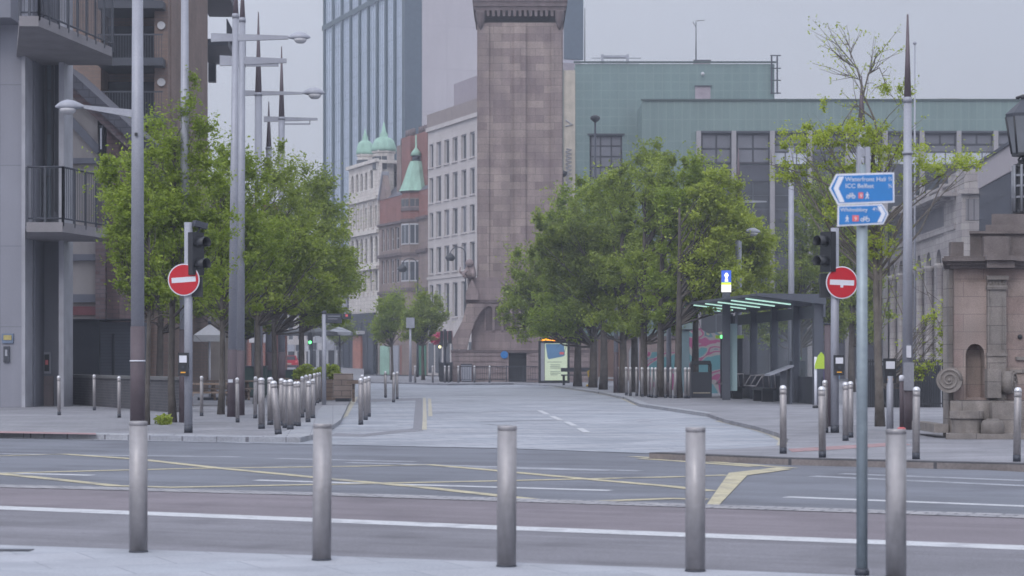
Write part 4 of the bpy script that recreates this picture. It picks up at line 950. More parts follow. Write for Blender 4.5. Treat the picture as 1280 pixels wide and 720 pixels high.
# railings
q=thing('pedestrian_railing','grey pedestrian railing panels along the kerb in front of the clock tower','railing',(XP(625,149.3),149.3,.02))
xx=lambda x:(x-625)/2560*149.3
for a,b in ((575,590),(592,611),(613,631),(633,652),(654,672),(674,689)):
    m=MB().box(xx(a),xx(b),-.03,.03,1.1,1.16).box(xx(a),xx(b),-.03,.03,.14,.18).box(xx(a)-.04,xx(a)+.03,-.04,.04,0,1.2)
    n=int((xx(b)-xx(a))/.15)
    for k in range(1,n): x=xx(a)+(xx(b)-xx(a))*k/n; m.box(x-.012,x+.012,-.012,.012,.18,1.1)
    m.build('railing_panel',M_dkgrey if a not in (592,) else M_dkgrey,q)
for (px,lab,w,h,mm) in ((557,'black litter bin among the bollards left of the clock tower railing',.95,1.35,M_black),(583,'pale grey cabinet at the left end of the clock tower railing',.75,1.25,M_galv)):
    q=thing('cabinet' if mm is M_galv else 'litter_bin',lab,'cabinet' if mm is M_galv else 'bin',(XP(px,150.4),150.4,.02)); MB().box(-w/2,w/2,0,.6,.06,h).build('body',mm,q); MB().box(-w/2-.04,w/2+.04,-.04,.64,h,h+.08).build('lid',M_dkgrey,q); MB().box(-w/2+.06,w/2-.06,.04,.56,0,.06).build('foot',M_black,q)

# ------------------------------------------------------------------ street row left of the clock (vanishing at -370)
VX=-370
def rowf(px0,px1): return Fac(600,215,VX,px0) if False else _row(px0,px1)
def _row(px0,px1):
    f=Fac(600,215,VX,px1); p=f.hit(px0); r=f.hit(px1); f.O=p; f.L=(r-p).length; f.dir=(r-p).normalized(); f.ang=math.atan2(f.dir.y,f.dir.x); return f
M_port=mat('portland_stone',(.40,.37,.37),.8,var=.06,scale=.4,pattern=dict(w=1.4,h=.7,mortar=.01,c2=(.43,.40,.40),mc=(.28,.26,.26)),streak=.1)
f=_row(535,603); q=thing('office_building','pale stone office block with a strict grid of tall windows, left of the clock tower','building',f.loc,f.ang)
pxr=590; cols=[(536.7,541.6),(545.3,551.4),(555.4,561.5),(565.5,571.9),(576.5,582.9),(587.2,593.3),(597,602)]
cu=[(max(.15,f.u(a)),f.u(b)) for a,b in cols]
rows=[(f.z(590,y1),f.z(590,y0)) for y0,y1 in ((165,196),(209.6,242.7),(255.5,289),(302,336),(350.5,395))]
zt=f.z(590,143)
L=f.L+6; cu=cu[:6]; w0=cu[1][0]-cu[0][0]
cu[5:]=[cu[5]]; cu.append((cu[5][0]+2.75,cu[5][1]+2.75)); cu.append((cu[6][0]+2.75,cu[6][1]+2.75))
L=cu[-1][1]+.8
w=MB(); hole_wall(w,0,L,0,zt,cu,rows,0,.45)
w.box(0,L,.45,14,0,.3)
# ground floor arches solid, cornice lip
w.box(L-.4,L,.452,13.99,.3,zt-.01); w.box(-.01,L,14,14.4,0,zt); w.box(-.01,.4,.452,13.99,.3,zt-.01); w.box(.4,L,.452,13.99,zt-.5,zt-.02); w.build('wall',M_port,q)
MB().box(-.1,L,-.25,-.002,zt-.45,zt).build('cornice',M_port,q); MB().box(-.1,L,-.12,-.002,rows[4][1]+.55,rows[4][1]+.85).build('string_course',M_port,q)
MB().box(0,L,-.12,-.002,zt,zt+1.5).box(0,L,0,14,zt+.002,zt+1.5).build('parapet',mat('brown_parapet',(.22,.185,.18),.8,var=.08,streak=.1),q)
for ri,(a,b) in enumerate(rows):
    for (c,dn) in cu:
        window(q,c,dn,a,b,.22,M_wfr_wh,[M_win,M_win_dk,M_blind_refl,M_win][random.Random(int(a*7+c*31)).randrange(4)],1,1,.09)
        MB().box(c-.1,dn+.1,-.14,-.003,a-.16,a-.001).build('sill',M_port,q)
M_ph=mat('penthouse_render',(.25,.22,.25),.8,var=.06)
phx0=f.u(541); phz=f.z(575,118.5)+1.4
MB().box(phx0,L,2.5,12,zt+1.502,phz+1.0).build('penthouse',M_ph,q)
for a,b in ((569,573.5),(579,585)): MB().box(f.u(a-26),f.u(b-26),2.44,2.49,f.z(575,146),f.z(575,135)).build('penthouse_window',M_win_dk,q)
# ground floor openings with red sign
for i in range(6): MB().box(cu[i][0]-.2,cu[i][1]+.2,-.05,-.01,.3,3.6).build('shop_window',M_win_dk,q)
MB().box(f.u(540),f.u(566),-.14,-.06,3.9,4.9).build('red_fascia',mat('fascia_red',(.36,.10,.13),.6),q)
q=thing('flower_basket','pink red hanging flowers beside the signals left of the clock tower','flowers',(XP(549,200),200,0)); MB().tube([(0,0,0),(0,0,ZP(424,200))],.08,8).build('post',M_dkgrey,q); leaf_blob('blossom',mat('blossom',(.42,.04,.10),.7),q,[(XP(k,200)-XP(549,200),0,ZP(yy,200),.55,.4,.4) for k,yy in ((544,426),(548,423),(551,420))],420,.16,7)

# red brick building with green cone turret
M_brick=mat('red_brick_far',(.19,.075,.06),.85,var=.15,scale=.8,pattern=dict(w=.6,h=.2,mortar=.02,c2=(.21,.08,.07),mc=(.22,.15,.14)),streak=.15)
M_buff=mat('buff_stone',(.21,.165,.145),.85,var=.12,scale=.7,pattern=dict(w=1.2,h=.5,mortar=.02,c2=(.22,.17,.165),mc=(.16,.13,.13)),streak=.25)
M_slate=mat('slate_roof',(.10,.10,.125),.7,var=.15,pattern=dict(w=.5,h=.3,mortar=.02,c2=(.085,.085,.105),mc=(.05,.05,.06)))
M_cop=mat('verdigris_copper',(.26,.42,.345),.7,var=.12,scale=.8,streak=.2)
f=_row(474,535); q=thing('corner_building','red brick and buff stone building with a green copper cone turret','building',f.loc,f.ang)
zc=f.z(495,243)-.0; Lr=f.L-.05
zb=lambda y: f.z(505,y)
ux=[(f.u(a),f.u(b)) for a,b in ((477,480.5),(482.5,486),(488,492),(494,499))]
ux2=ux
rows=[(zb(296+14),zb(296-14)),(zb(352),zb(322)),(zb(395),zb(372))]
w=MB(); hole_wall(w,0,Lr,0,zb(283),ux2,[r for r in rows if r[1]<zb(283)],0,.4); w.box(.01,Lr,.402,9,0,zb(284)); 
w=MB(); hole_wall(w,0,Lr,0,zb(276),ux2,rows,0,.4); w.box(0,Lr,9,9.4,0,zb(276)).box(0,.4,.402,8.99,0,zb(276)).box(.41,Lr-.01,.41,8.98,zb(276)-.3,zb(276)-.01)
w.build('wall',M_buff,q)
for r in rows:
    for c in ux2: window(q,c[0],c[1],r[0],r[1],.2,M_wfr_wh,M_win,1,2,.09)
MB().box(-.05,Lr,-.3,-.002,zb(322)+.3,zb(318)+.3).box(-.05,Lr,-.3,-.002,zb(278),zb(275)).box(-.05,Lr,-.25,-.002,zb(366),zb(362)).build('string_courses',M_ston_dk,q)
MB().box(0,Lr,.05,8.8,zb(276)+.002,zb(243)).build('attic_wall',M_brick,q)
rf=MB().prism([(.0,zb(243)+.002),(8.8,zb(243)+.002),(4.4,zb(205))],'x',.1,Lr-.1).build('roof',M_slate,q)
MB().prism([(.3,zb(243)),(3.1,zb(243)),(1.7,zb(212))],'y',-.05,.6).build('gable',M_buff,q)
MB().prism([(.0,zb(243)),(.3,zb(243)),(1.75,zb(211)),(1.75,zb(207))],'y',-.25,.7).build('gable_coping',M_galv,q)
# turret
tx=f.u(517); rT=(530-502)/2*f.d(517)/2560*1.34; tz=lambda y: ZP(y,f.d(517)-.5)
tur=thing; c=(tx,.3,0)
def ring(z0,z1,r,nm,m,n=8): return MB().lathe([(r,z0),(r,z1)],(c[0],c[1],0),n,flat=True).build(nm,m,q)
ring(0,tz(276),rT,'turret_wall',M_buff); ring(tz(276)+.002,tz(238),rT*.98,'turret_brick',M_brick)
for y,e in ((276,1.1),(262,1.07),(318,1.08),(362,1.08),(239,1.08)): MB().lathe([(rT*e,-.18),(rT*e,.18)],(c[0],c[1],tz(y)),8,flat=True).build('turret_band',M_ston_dk,q)
MB().lathe([(rT*1.2,tz(239)),(rT*1.12,tz(237)),(rT*.85,tz(224)),(rT*.62,tz(211)),(rT*.40,tz(201))],(c[0],c[1],0),8,flat=True).build('turret_roof',M_cop,q)
MB().lathe([(rT*.28,tz(200)),(rT*.28,tz(194))],(c[0],c[1],0),8).build('lantern',M_dkgrey,q)
MB().lathe([(rT*.42,tz(194)),(rT*.25,tz(188)),(.12,tz(184)),(.08,tz(168))],(c[0],c[1],0),8).build('cupola',M_cop,q)
camx,camy=0,0
# windows on the facets of the turret which look towards the street
M2=Matrix.Rotation(-f.ang,3,'Z')
for row,(y0,y1) in enumerate(((248,260),(280,306),(326,352))):
    for k in range(8):
        a=2*math.pi*(k+.5)/8; nrm=Vector((math.cos(a),math.sin(a),0))
        if nrm.y>.3: continue
        pc=Vector(c)+nrm*(rT*math.cos(math.pi/8)+.03); wz=(tz(y0)+tz(y1))/2; hh=abs(tz(y0)-tz(y1))
        o=MB().box(-.62,.62,-.05,.05,-hh/2,hh/2).build('turret_window_frame',M_wfr_wh if row else M_buff,q); o.location=(pc.x,pc.y,wz); o.rotation_euler=(0,0,a+math.pi/2)
        for s in (-1,1): MB().box(s*.31-.25,s*.31+.25,-.08,-.051,-hh/2+.15,hh/2-.15).build('pane',M_win,o)
        for ch in o.children: ch.scale=(1,1,1)
# chimneys
for (a,b,y0,y1,mm) in ((519,535,160,240,M_brick),(503,514,166,212,M_brick),(497,502,178,210,M_buff)):
    z0=f.z(b,y1); z1=f.z(b,y0); x0=f.u(a-9); x1=f.u(b-9)
    s=MB().box(x0,x1-.05,.8,1.9,z0-3,z1).build('chimney_stack',mm,q)
    n=max(2,int((x1-x0)/.8))
    for k in range(n): MB().lathe([(.22,0),(.18,.9)],(x0+.35+k*(x1-x0-.7)/max(1,n-1),1.35,z1),8).build('chimney_pot',M_ston_dk,s)
# ground floor
for a,b,mm in ((476,487,M_cop),(489,499,M_galv),(501,508,M_brick),(509,533,mat('shop_green',(.03,.13,.085),.5))):
    MB().box(f.u(a),f.u(b),-.1,-.003,0,f.z(490,432)).build('shopfront',mm,q)
# white ornate building with green domes
M_orn=mat('cream_terracotta',(.54,.51,.48),.8,var=.1,scale=.8,pattern=dict(w=.9,h=.45,mortar=.02,c2=(.48,.44,.42),mc=(.30,.28,.27)),streak=.2)
f=_row(436,474); q=thing('ornate_building','cream ornate building with two green copper domes beside the glass tower','building',f.loc,f.ang)
zb=lambda y: f.z(455,y); Lr=f.L-.05
ux=[(f.u(a),f.u(b)) for a,b in ((439,442),(444.5,448),(450.5,453.5),(456,459),(462,466),(468.5,472))]
rows=[(zb(238),zb(218)),(zb(286),zb(262)),(zb(330),zb(300)),(zb(365),zb(342))]
w=MB()
zprev=0
for (a,b) in sorted(rows):
    r=.35; w.box(0,Lr,0,.4,zprev,a); prev=0
    bays=[]; 
    edges=[0]+[(ux[i][1]+ux[i+1][0])/2 for i in range(5)]+[Lr]
    for i,cc in enumerate(ux): bays.append((edges[i],edges[i+1],cc[0],cc[1]))
    arch_wall(w,bays,a,b-.3,b+.9,0,.4,False,8); zprev=b+.9
zt=zb(205); w.box(0,Lr,0,.4,zprev,zt); w.box(0,Lr,.41,10,zt-.4,zt-.01).box(0,Lr,10,10.3,0,zt).box(-.0,.3,.41,9.99,0,zt)
w.build('wall',M_orn,q)
for (a,b) in rows:
    for cc in ux: MB().box(cc[0],cc[1],.22,.26,a,b+.6).build('pane',M_win,q)
m=MB()
for y in (250,292,336,205): m.box(-.1,Lr,-.4,-.002,zb(y)-.25,zb(y)+.15)
for i in range(1,6,1): m.box((ux[i-1][1]+ux[i][0])/2-.15,(ux[i-1][1]+ux[i][0])/2+.15,-.2,-.003,zb(370),zb(338))
for k in range(7): m.box((Lr-.4)*k/6,(Lr-.4)*k/6+.4,-.18,-.003,zb(290)+.2,zb(252)-.3)
m.build('cornices',M_orn,q)
for (px,y0,ys,hw_) in ((445,182,165,10.5),(468,178,156,14.5)):
    x=f.u(px); dd=f.d(px); zz=lambda y: ZP(y,dd); r=hw_*dd/2560
    MB().lathe([(r*.95,zz(250)),(r*.95,zz(y0+14)),(r*1.08,zz(y0+13)),(r*1.08,zz(y0+10))],(x,1.2,0),8,flat=True).build('turret',M_orn,q)
    MB().lathe([(r*1.1,zz(y0+11)),(r*1.1,zz(y0+7)),(r*1.0,zz(y0+2)),(r*.85,zz(y0-3)),(r*.55,zz(y0-6)),(r*.36,zz(y0-7)),(r*.38,zz(y0-10)),(r*.2,zz(y0-14)),(.05,zz(ys-4))],(x,1.2,0),12).build('dome',M_cop,q)
    for k in range(6):
        a=-math.pi*(k+.5)/6; o=MB().box(-.3,.3,-.05,.05,zz(y0+34),zz(y0+18)).build('turret_window',M_win,q); o.location=(x+r*.95*math.cos(a),1.2+r*.95*math.sin(a),0); o.rotation_euler=(0,0,a+math.pi/2)
M_pub=mat('pub_black_blue',(.028,.035,.05),.5,var=.1)
MB().box(-.02,Lr,-.7,-.41,0,zb(392)).build('pub_front',M_pub,q)
MB().box(f.u(450),f.u(460),-.95,-.702,0.1,zb(420)).build('doorway',mat('orange_brown_door',(.30,.12,.085),.5),q)
MB().box(f.u(447),f.u(463),-1.6,-.702,zb(418),zb(414)).build('awning',M_wfr_wh,q)
m=MB()
for k in range(6): m.box(Lr*k/5-.08,Lr*k/5+.08,-.8,-.702,.1,zb(404))
m.box(0,Lr,-.85,-.702,zb(404),zb(400)); m.build('pub_trim',M_dkgrey,q)

# ------------------------------------------------------------------ glass and concrete tower block
f=Fac(507,330,VX,405); f.O=f.hit(405); r=f.hit(507); f.L=(r-f.O).length; f.dir=(r-f.O).normalized(); f.ang=math.atan2(f.dir.y,f.dir.x)
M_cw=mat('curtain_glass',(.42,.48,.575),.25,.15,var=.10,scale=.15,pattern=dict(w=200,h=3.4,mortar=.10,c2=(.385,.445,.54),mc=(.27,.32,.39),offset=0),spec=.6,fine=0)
M_fin=mat('teal_fin',(.035,.065,.08),.5,.2,var=.05)
M_conc=mat('pale_concrete_panel',(.38,.355,.385),.85,var=.05,scale=.1,pattern=dict(w=9,h=7,mortar=.08,c2=(.395,.37,.40),mc=(.345,.32,.355),offset=0),streak=.06,fine=.03)
q=thing('tower_block','very tall tower block with blue glass front and blank pale concrete side','building',f.loc,f.ang)
HT=92; Wd=30.5
MB().box(0,f.L,0,Wd,0,HT).build('core',[M_cw][0],q)
m=MB()
# vertical fins spaced evenly
n=9
for k in range(n+1):
    x=f.u(406+(505-406)*k/n); x=min(x,f.L-.35)
    m.box(x,x+.75,-.35,-.01,0,HT)
m.build('fins',M_fin,q)
m=MB()
for k in range(n):
    a=f.u(406+(505-406)*k/n); b=f.u(406+(505-406)*(k+1)/n)
    for t_ in (.33,.55,.78): m.box(a+(b-a)*t_,a+(b-a)*t_+.16,-.12,-.008,0,HT)
m.build('mullions',mat('mullion_grey',(.30,.35,.42),.5,.2),q)
z1=f.z(460,3); MB().box(0,f.L,-.4,-.352,z1-.9,z1).build('band',M_fin,q)
MB().box(f.L+.002,f.L+.4,2.6,Wd-3.0,0,HT).build('concrete_side',M_conc,q)
MB().box(f.L+.002,f.L+.5,-.35,2.598,0,HT).box(f.L+.002,f.L+.5,Wd-2.998,Wd+.5,f.z(507,78)+6-4,HT).build('dark_corner',mat('tower_dark_corner',(.05,.075,.10),.4,.2),q)
MB().box(f.L+.002,f.L+.42,Wd-2.998,Wd,0,f.z(507,78)+1.9).build('pale_lower_side',mat('lilac_panel',(.33,.32,.38),.8,var=.05),q)

# ------------------------------------------------------------------ green tiled building
M_tile=mat('green_tile_cladding',(.14,.20,.20),.55,var=.06,scale=.3,pattern=dict(w=.8,h=.8,mortar=.05,c2=(.13,.19,.19),mc=(.165,.225,.225),offset=0),streak=.08,fine=.03)
M_tile2=mat('green_tile_front',(.145,.205,.20),.55,var=.06,scale=.3,pattern=dict(w=.7,h=1.9,mortar=.05,c2=(.135,.195,.19),mc=(.17,.23,.225),offset=0),streak=.08,fine=.03)
d=188.0; f=front(719,968,d); q=thing('tiled_block','rear block clad in green tiles with rooftop railings and masts','building',f.loc)
zz=lambda y: ZP(y,d); xx=lambda x: XP(x,d)-XP(719,d)
w=MB(); hole_wall(w,0,xx(968),0,zz(80),[(xx(737),xx(778))],[(zz(235),zz(169))],0,.5); w.box(0,xx(968),.51,24,zz(80)-.5,zz(80)-.02).box(0,.4,.51,23.99,0,zz(80)-.51).box(xx(968)-.4,xx(968),.51,23.99,0,zz(80)-.51).box(.41,xx(968)-.41,23,24,0,zz(80)-.52); w.build('wall',M_tile,q)
window(q,xx(737),xx(778),zz(235),zz(169),.25,M_fr2,M_blind_refl,3,5,.17,name='stair_window')
MB().box(xx(737)-.2,xx(778)+.2,-.15,-.002,zz(169),zz(167)).build('window_lintel',M_dkgrey,q)
MB().box(-.15,xx(968)+.15,-.15,-.002,zz(79),zz(76.8)).build('coping',mat('dark_coping',(.045,.07,.07),.6),q)
MB().box(xx(869),xx(888),-.06,-.003,zz(124),zz(108)).build('roof_door',mat('mauve_door',(.28,.24,.28),.7),q)
MB().box(xx(868),xx(890),-.2,-.061,zz(108),zz(107)).build('door_hood',M_dkgrey,q)
MB().ball((xx(878),-.3,zz(93)),.18,5).build('wall_lamp',M_wfr_wh,q)
MB().box(-xx(719)-1.1-.0,-.002,-.1,18,0,zz(88)).build('beige_strip',mat('beige_panel',(.40,.36,.31),.8,var=.1,streak=.2),q)
MB().box(-1.5,-1.102,-.3,18,0,zz(86)).build('green_edge',M_tile,q)
m=MB()
for k in range(12): m.tube([(-.9,-.16,zz(190+k*5)),(-.35,-.16,zz(187+k*5)),(-.8,-.16,zz(186+k*5))],.05,5)
MB().tube([(-.9,-.16,zz(150)),(-.25,-.16,zz(156)),(-.9,-.16,zz(158))],.06,5).build('wall_bracket',M_galv,q)
m.build('wall_ornament',M_galv,q)
rt=thing('roof_gantry','white railed gantry on the roof of the green tiled rear block','gantry',(f.O.x,d,zz(77)))
m=MB(); zl=lambda y: zz(y)-zz(77)
m.box(xx(735),xx(800),2,2.2,0,.12)
for x in (754,786): m.box(xx(x)-.12,xx(x)+.12,1.9,2.3,0,zl(64))
m.box(xx(741),xx(803),2,2.15,zl(69),zl(68)).box(xx(754),xx(786),2,2.15,zl(68.9),zl(65)).box(xx(754),xx(786),2,2.1,zl(74.5),zl(74)); 
for k in range(8): m.box(xx(756+k*4),xx(756.6+k*4),2,2.1,0,zl(71))
m.build('frame',M_galv,rt)
for (px,y,yb,r,lab) in ((731,9,77,.05,'thin whip aerial at the left of the green block roof'),(870,26,76,.06,'thin forked aerial above the roof hatch of the green block')):
    o=thing('aerial',lab,'aerial',(XP(px,d+2),d+2,ZP(yb,d+2)-.05)); m=MB().tube([(0,0,0),(0,0,ZP(y,d)-zz(yb))],[r,r*.6],6)
    if px==870: m.tube([(0,0,ZP(25,d)-zz(yb)),(.8,0,ZP(24,d)-zz(yb))],.03,5).tube([(0,0,ZP(33,d)-zz(yb)),(-.3,0,ZP(26,d)-zz(yb))],.03,5)
    m.build('rod',M_dkgrey,o)
o=thing('roof_hatch','mauve hatch box on the roof of the green tiled rear block','hatch',(XP(878,d+1.6),d+1.6,zz(78)-.15)); MB().box(-.75,.75,0,1.2,0,.55).build('box',M_ph,o); MB().box(-.8,.8,-.05,1.25,.55,.62).build('lid',M_dkgrey,o)
o=thing('roof_ladder','dark roof ladder frame projecting at the right end of the green rear block','ladder',(XP(969,d-.3),d-.3,zz(118))); m=MB(); zl=lambda y: zz(y)-zz(118); xl=lambda x: XP(x,d)-XP(969,d)
for x in (964.5,971.5): m.box(xl(x)-.07,xl(x)+.07,-.07,.07,zl(118) if x>970 else 0,zl(70))
for y in (70,86,101,117): m.box(xl(963),xl(976),-.05,.05,zl(y)-.05,zl(y)+.05)
m.build('frame',M_dkgrey,o)
# front block
d=180.0; f=front(803,1330,d); q=thing('tiled_block','long front block with green tile fascia over dark glazing and pale mullions','building',f.loc)
zz=lambda y: ZP(y,d); xx=lambda x: XP(x,d)-XP(803,d); Lx=xx(1330)
w=MB().box(0,xx(873),0,.5,0,zz(126)).box(xx(873),Lx,0,.5,zz(163.5),zz(126)).box(0,Lx,.51,7,zz(126)-.5,zz(126)-.02).box(0,.4,.51,6.9,0,zz(126)-.51); w.build('wall',M_tile2,q)
MB().box(-.15,Lx,-.15,-.002,zz(126),zz(123.8)).build('coping',MATS['dark_coping'],q)
MB().box(xx(873),Lx,-.1,.4,zz(166),zz(163.6)).build('lintel',M_dkgrey,q)
M_pale_refl=mat('painted_sky_reflection_glass',(.42,.45,.52),.12,var=.2,scale=.3,spec=.6,fine=0)  # pale base colour paints the bright sky reflection into these panes
ml=[873,917,965,1012,1059,1106,1152,1198,1244,1290,1330]
for i in range(len(ml)-1):
    a,b=xx(ml[i])+.2,xx(ml[i+1])-.1
    window(q,a,b,zz(205 if i<2 else 182),zz(166),.3,M_fr2,M_blind_refl,2,1 if i>=2 else 2,.2)
    if i>=2:
        s_=MB().box(a,b,.25,.4,zz(189),zz(182)).build('spandrel',mat('grey_spandrel',(.12,.125,.145),.6),q)
        window(q,a,b,zz(206),zz(189),.3,M_winframe,M_pale_refl if i!=3 else M_win,3,1,.10)
    MB().box(a,b,.2,.4,zz(226),zz(206)-.002).build('spandrel',mat('dark_spandrel',(.05,.053,.07),.5,var=.3,scale=.5),q)
    window(q,a,b,zz(262),zz(226),.3,M_winframe,M_win_dk,2,2,.12)
    MB().box(a,b,.2,.4,zz(275),zz(262)).build('spandrel',MATS['dark_spandrel'],q)
    window(q,a,b,zz(320),zz(275),.3,M_winframe,M_win_dk,2,2,.12)
    MB().box(a,b,.2,.4,zz(340),zz(320)).build('spandrel',MATS['dark_spandrel'],q)
    window(q,a,b,zz(420),zz(340),.3,M_winframe,M_win_dk,2,3,.12)
    MB().box(a,b,.2,.4,0,zz(420)).build('spandrel',MATS['dark_spandrel'],q)
    MB().box(xx(ml[i])-.2,xx(ml[i])+.2,-.35,.1,zz(480)+.5,zz(164)).build('mullion',mat('mullion_pale',(.27,.26,.28),.7,var=.06,streak=.1),q)
hp=MB().prism([(xx(1146),zz(124)),(xx(1160),zz(122.3)),(xx(1180),zz(121.3)),(xx(1200),zz(121.3)),(xx(1218),zz(122.5)),(xx(1232),zz(124))],'y',1,6).build('curved_rooflight',mat('brown_roof',(.20,.175,.165),.7),q)
m=MB()
rs=np.random.RandomState(3)
leaf_blob('moss',M_leafD,q,[(xx(980+i*6),2,zz(124.2),.3,.4,.28) for i in range(9)],500,.12,4)

# ------------------------------------------------------------------ custom house (stone, arcaded) at the right
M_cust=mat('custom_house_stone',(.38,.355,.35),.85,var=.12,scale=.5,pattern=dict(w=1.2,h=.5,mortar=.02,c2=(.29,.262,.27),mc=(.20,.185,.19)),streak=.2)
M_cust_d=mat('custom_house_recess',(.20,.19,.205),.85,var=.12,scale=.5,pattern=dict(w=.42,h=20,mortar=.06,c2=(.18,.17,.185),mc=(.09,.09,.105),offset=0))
f=Fac(1194,150,700,1100); f.O=f.hit(1092); r=f.hit(1194); f.L=(r-f.O).length; f.dir=(r-f.O).normalized(); f.ang=math.atan2(f.dir.y,f.dir.x)
q=thing('arcaded_building','grey stone classical building with dentil cornice and pointed arcade, behind the stone pier','building',f.loc,f.ang)
zz=lambda y: ZP(y,150.0); Lf=f.L
w=MB(); nb=9; bays=[(Lf*k/nb,Lf*(k+1)/nb,Lf*k/nb+.9*Lf/nb*.28,Lf*(k+1)/nb-.9*Lf/nb*.28) for k in range(nb)]
arch_wall(w,bays,.0,zz(330),zz(284),0,.6,True,10); w.box(0,Lf,.0,.6,zz(284),zz(279)); w.box(0,Lf,1.6,1.9,0,zz(284)); w.box(0,Lf,5,5.4,0,zz(241)).box(Lf-.4,Lf,.61,5,0,zz(241)); w.build('wall',M_cust,q)
MB().box(0,Lf,.30,.34,0,zz(286)).build('arcade_glazing',M_win_dk,q)
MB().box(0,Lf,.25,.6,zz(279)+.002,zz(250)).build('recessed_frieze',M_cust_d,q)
MB().box(0,Lf+.6,-.2,-.002,zz(287),zz(279)).build('string_course',M_cust,q)
m=MB(); m.box(0,Lf+.9,-1.3,.6,zz(246),zz(241)).box(0,Lf+.5,-.35,.6,zz(250)+.002,zz(246)-.002)
nn=70
for k in range(nn): m.box(Lf*k/nn,Lf*k/nn+.28,-.75,-.36,zz(249),zz(246.2))
m.build('cornice',M_cust,q)
m=MB().box(0,Lf,.0,.5,zz(241)+.002,zz(238)).box(0,Lf,.0,.5,zz(228),zz(225)); 
for k in range(8): m.box(Lf*k/7-.5+.5*(k==0),Lf*k/7+.5-.5*(k==7),-.05,.55,zz(238),zz(222))
for k in range(60): m.box(Lf*k/60,Lf*k/60+.22,.1,.35,zz(238),zz(228))
m.build('balustrade',M_cust,q)
m=MB()
for k in range(nb+1):
    x=min(Lf-.3,Lf*k/nb); m.lathe([(.42,0),(.42,.6),(.3,.7),(.27,zz(332)),(.42,zz(329)),(.42,zz(326))],(x,-.32,0),10)
m.build('columns',M_cust,q)
# near return front of the custom house
d=149.5; g=front(1195,1224,d); q=thing('stone_pavilion','end pavilion of grey stone with plain cornice above the stone pier','building',(XP(1194.3,d),d-2.0,0))
xx=lambda x: XP(x,d)-XP(1194.3,d)
MB().box(0,xx(1224),0,6,0,zz(246)).build('wall',M_cust,q); MB().box(-.3,xx(1224)+.3,-.4,-.002,zz(246),zz(241)).box(.2,xx(1224),0,5.5,zz(246)+.002,zz(215)).build('parapet',M_cust,q)
MB().box(.3,xx(1222),-.06,-.003,zz(278),zz(252)).build('frieze_panel',M_cust_d,q)
f=Fac(1222,140,830,1222); pA=f.hit(1222); pB=f.hit(1330); f.O=pA; f.L=(pB-pA).length; f.dir=(pB-pA).normalized(); f.ang=math.atan2(f.dir.y,f.dir.x)
q=thing('modern_annex','annex with sloping pale parapet over a dark glass wall at the far right','building',f.loc,f.ang)
zt=f.z(1222,203); 
MB().box(0,f.L,0,8,f.z(1222,236.5),zt).build('pale_parapet',mat('annex_render',(.36,.33,.35),.8,var=.05,streak=.08),q)
MB().box(0,f.L,.1,7.9,0,f.z(1222,236.5)-.002).build('glass_wall',mat('annex_glass',(.055,.06,.08),.2,var=.2,scale=.5,pattern=dict(w=2.2,h=3,mortar=.08,c2=(.06,.066,.085),mc=(.03,.033,.042),offset=0),fine=0),q)
MB().box(-.05,f.L,-.12,-.002,zt-.2,zt).build('coping',M_dkgrey,q)
# black fence at the foot of the arcade
q=thing('black_railing','dark fence panel under the hanging leaves left of the stone pier','fence',(XP(1130,66),66,0)); xx=lambda x: XP(x,66)-XP(1130,66)
m=MB().box(xx(1085),xx(1178),-.02,.02,1.45,1.5).box(xx(1085),xx(1178),-.02,.02,.1,.15)
for k in range(34): x=xx(1085)+(xx(1178)-xx(1085))*k/33; m.box(x-.02,x+.02,-.015,.015,0,1.55)
m.build('rails',M_black,q); MB().box(xx(1085),xx(1178),.4,.5,0,1.35).build('screen_board',mat('dark_blue_board',(.04,.045,.06),.7,var=.3,scale=1),q)

# ------------------------------------------------------------------ stone pier and heritage lamp
M_pier=mat('pier_pink_sandstone',(.265,.218,.20),.9,var=.2,scale=2.4,pattern=dict(w=.9,h=.34,mortar=.006,c2=(.25,.19,.18),mc=(.15,.12,.12)),streak=.25,fine=.12,fscale=40,bump=.3,bscale=40,stain=((.15,.13,.125),1.2,.5))
M_pier2=mat('pier_grey_sandstone',(.21,.188,.178),.9,var=.2,scale=2.6,pattern=dict(w=.8,h=.36,mortar=.008,c2=(.18,.165,.16),mc=(.09,.08,.08)),streak=.3,fine=.14,fscale=40,bump=.35,bscale=35,stain=((.10,.09,.088),1.5,.5))
M_pier_dk=mat('pier_sooty_moulding',(.13,.112,.112),.9,var=.25,scale=2.5,streak=.3,fine=.14,fscale=40,bump=.35,bscale=35)
d=39.5; q=thing('stone_pier','massive weathered sandstone pier with cornice, niche and scroll feet at the right','stone pier',(XP(1175,d),d,0)); xx=lambda x: XP(x,d)-XP(1175,d); zz=lambda y: ZP(y,d)
def SB(mb,x0,x1,y0,y1,z0,z1):
    # block whose far left edge steps in along the sight line: the pier is polygonal in plan
    ox_=XP(1175,d); f0=(d+y0)/d; f1=(d+y1)/d
    return mb.prism([(x0,y0),(x1,y0),(x1,y1),((x0+ox_)*f1/f0-ox_+.05,y1)],'z',z0,z1)
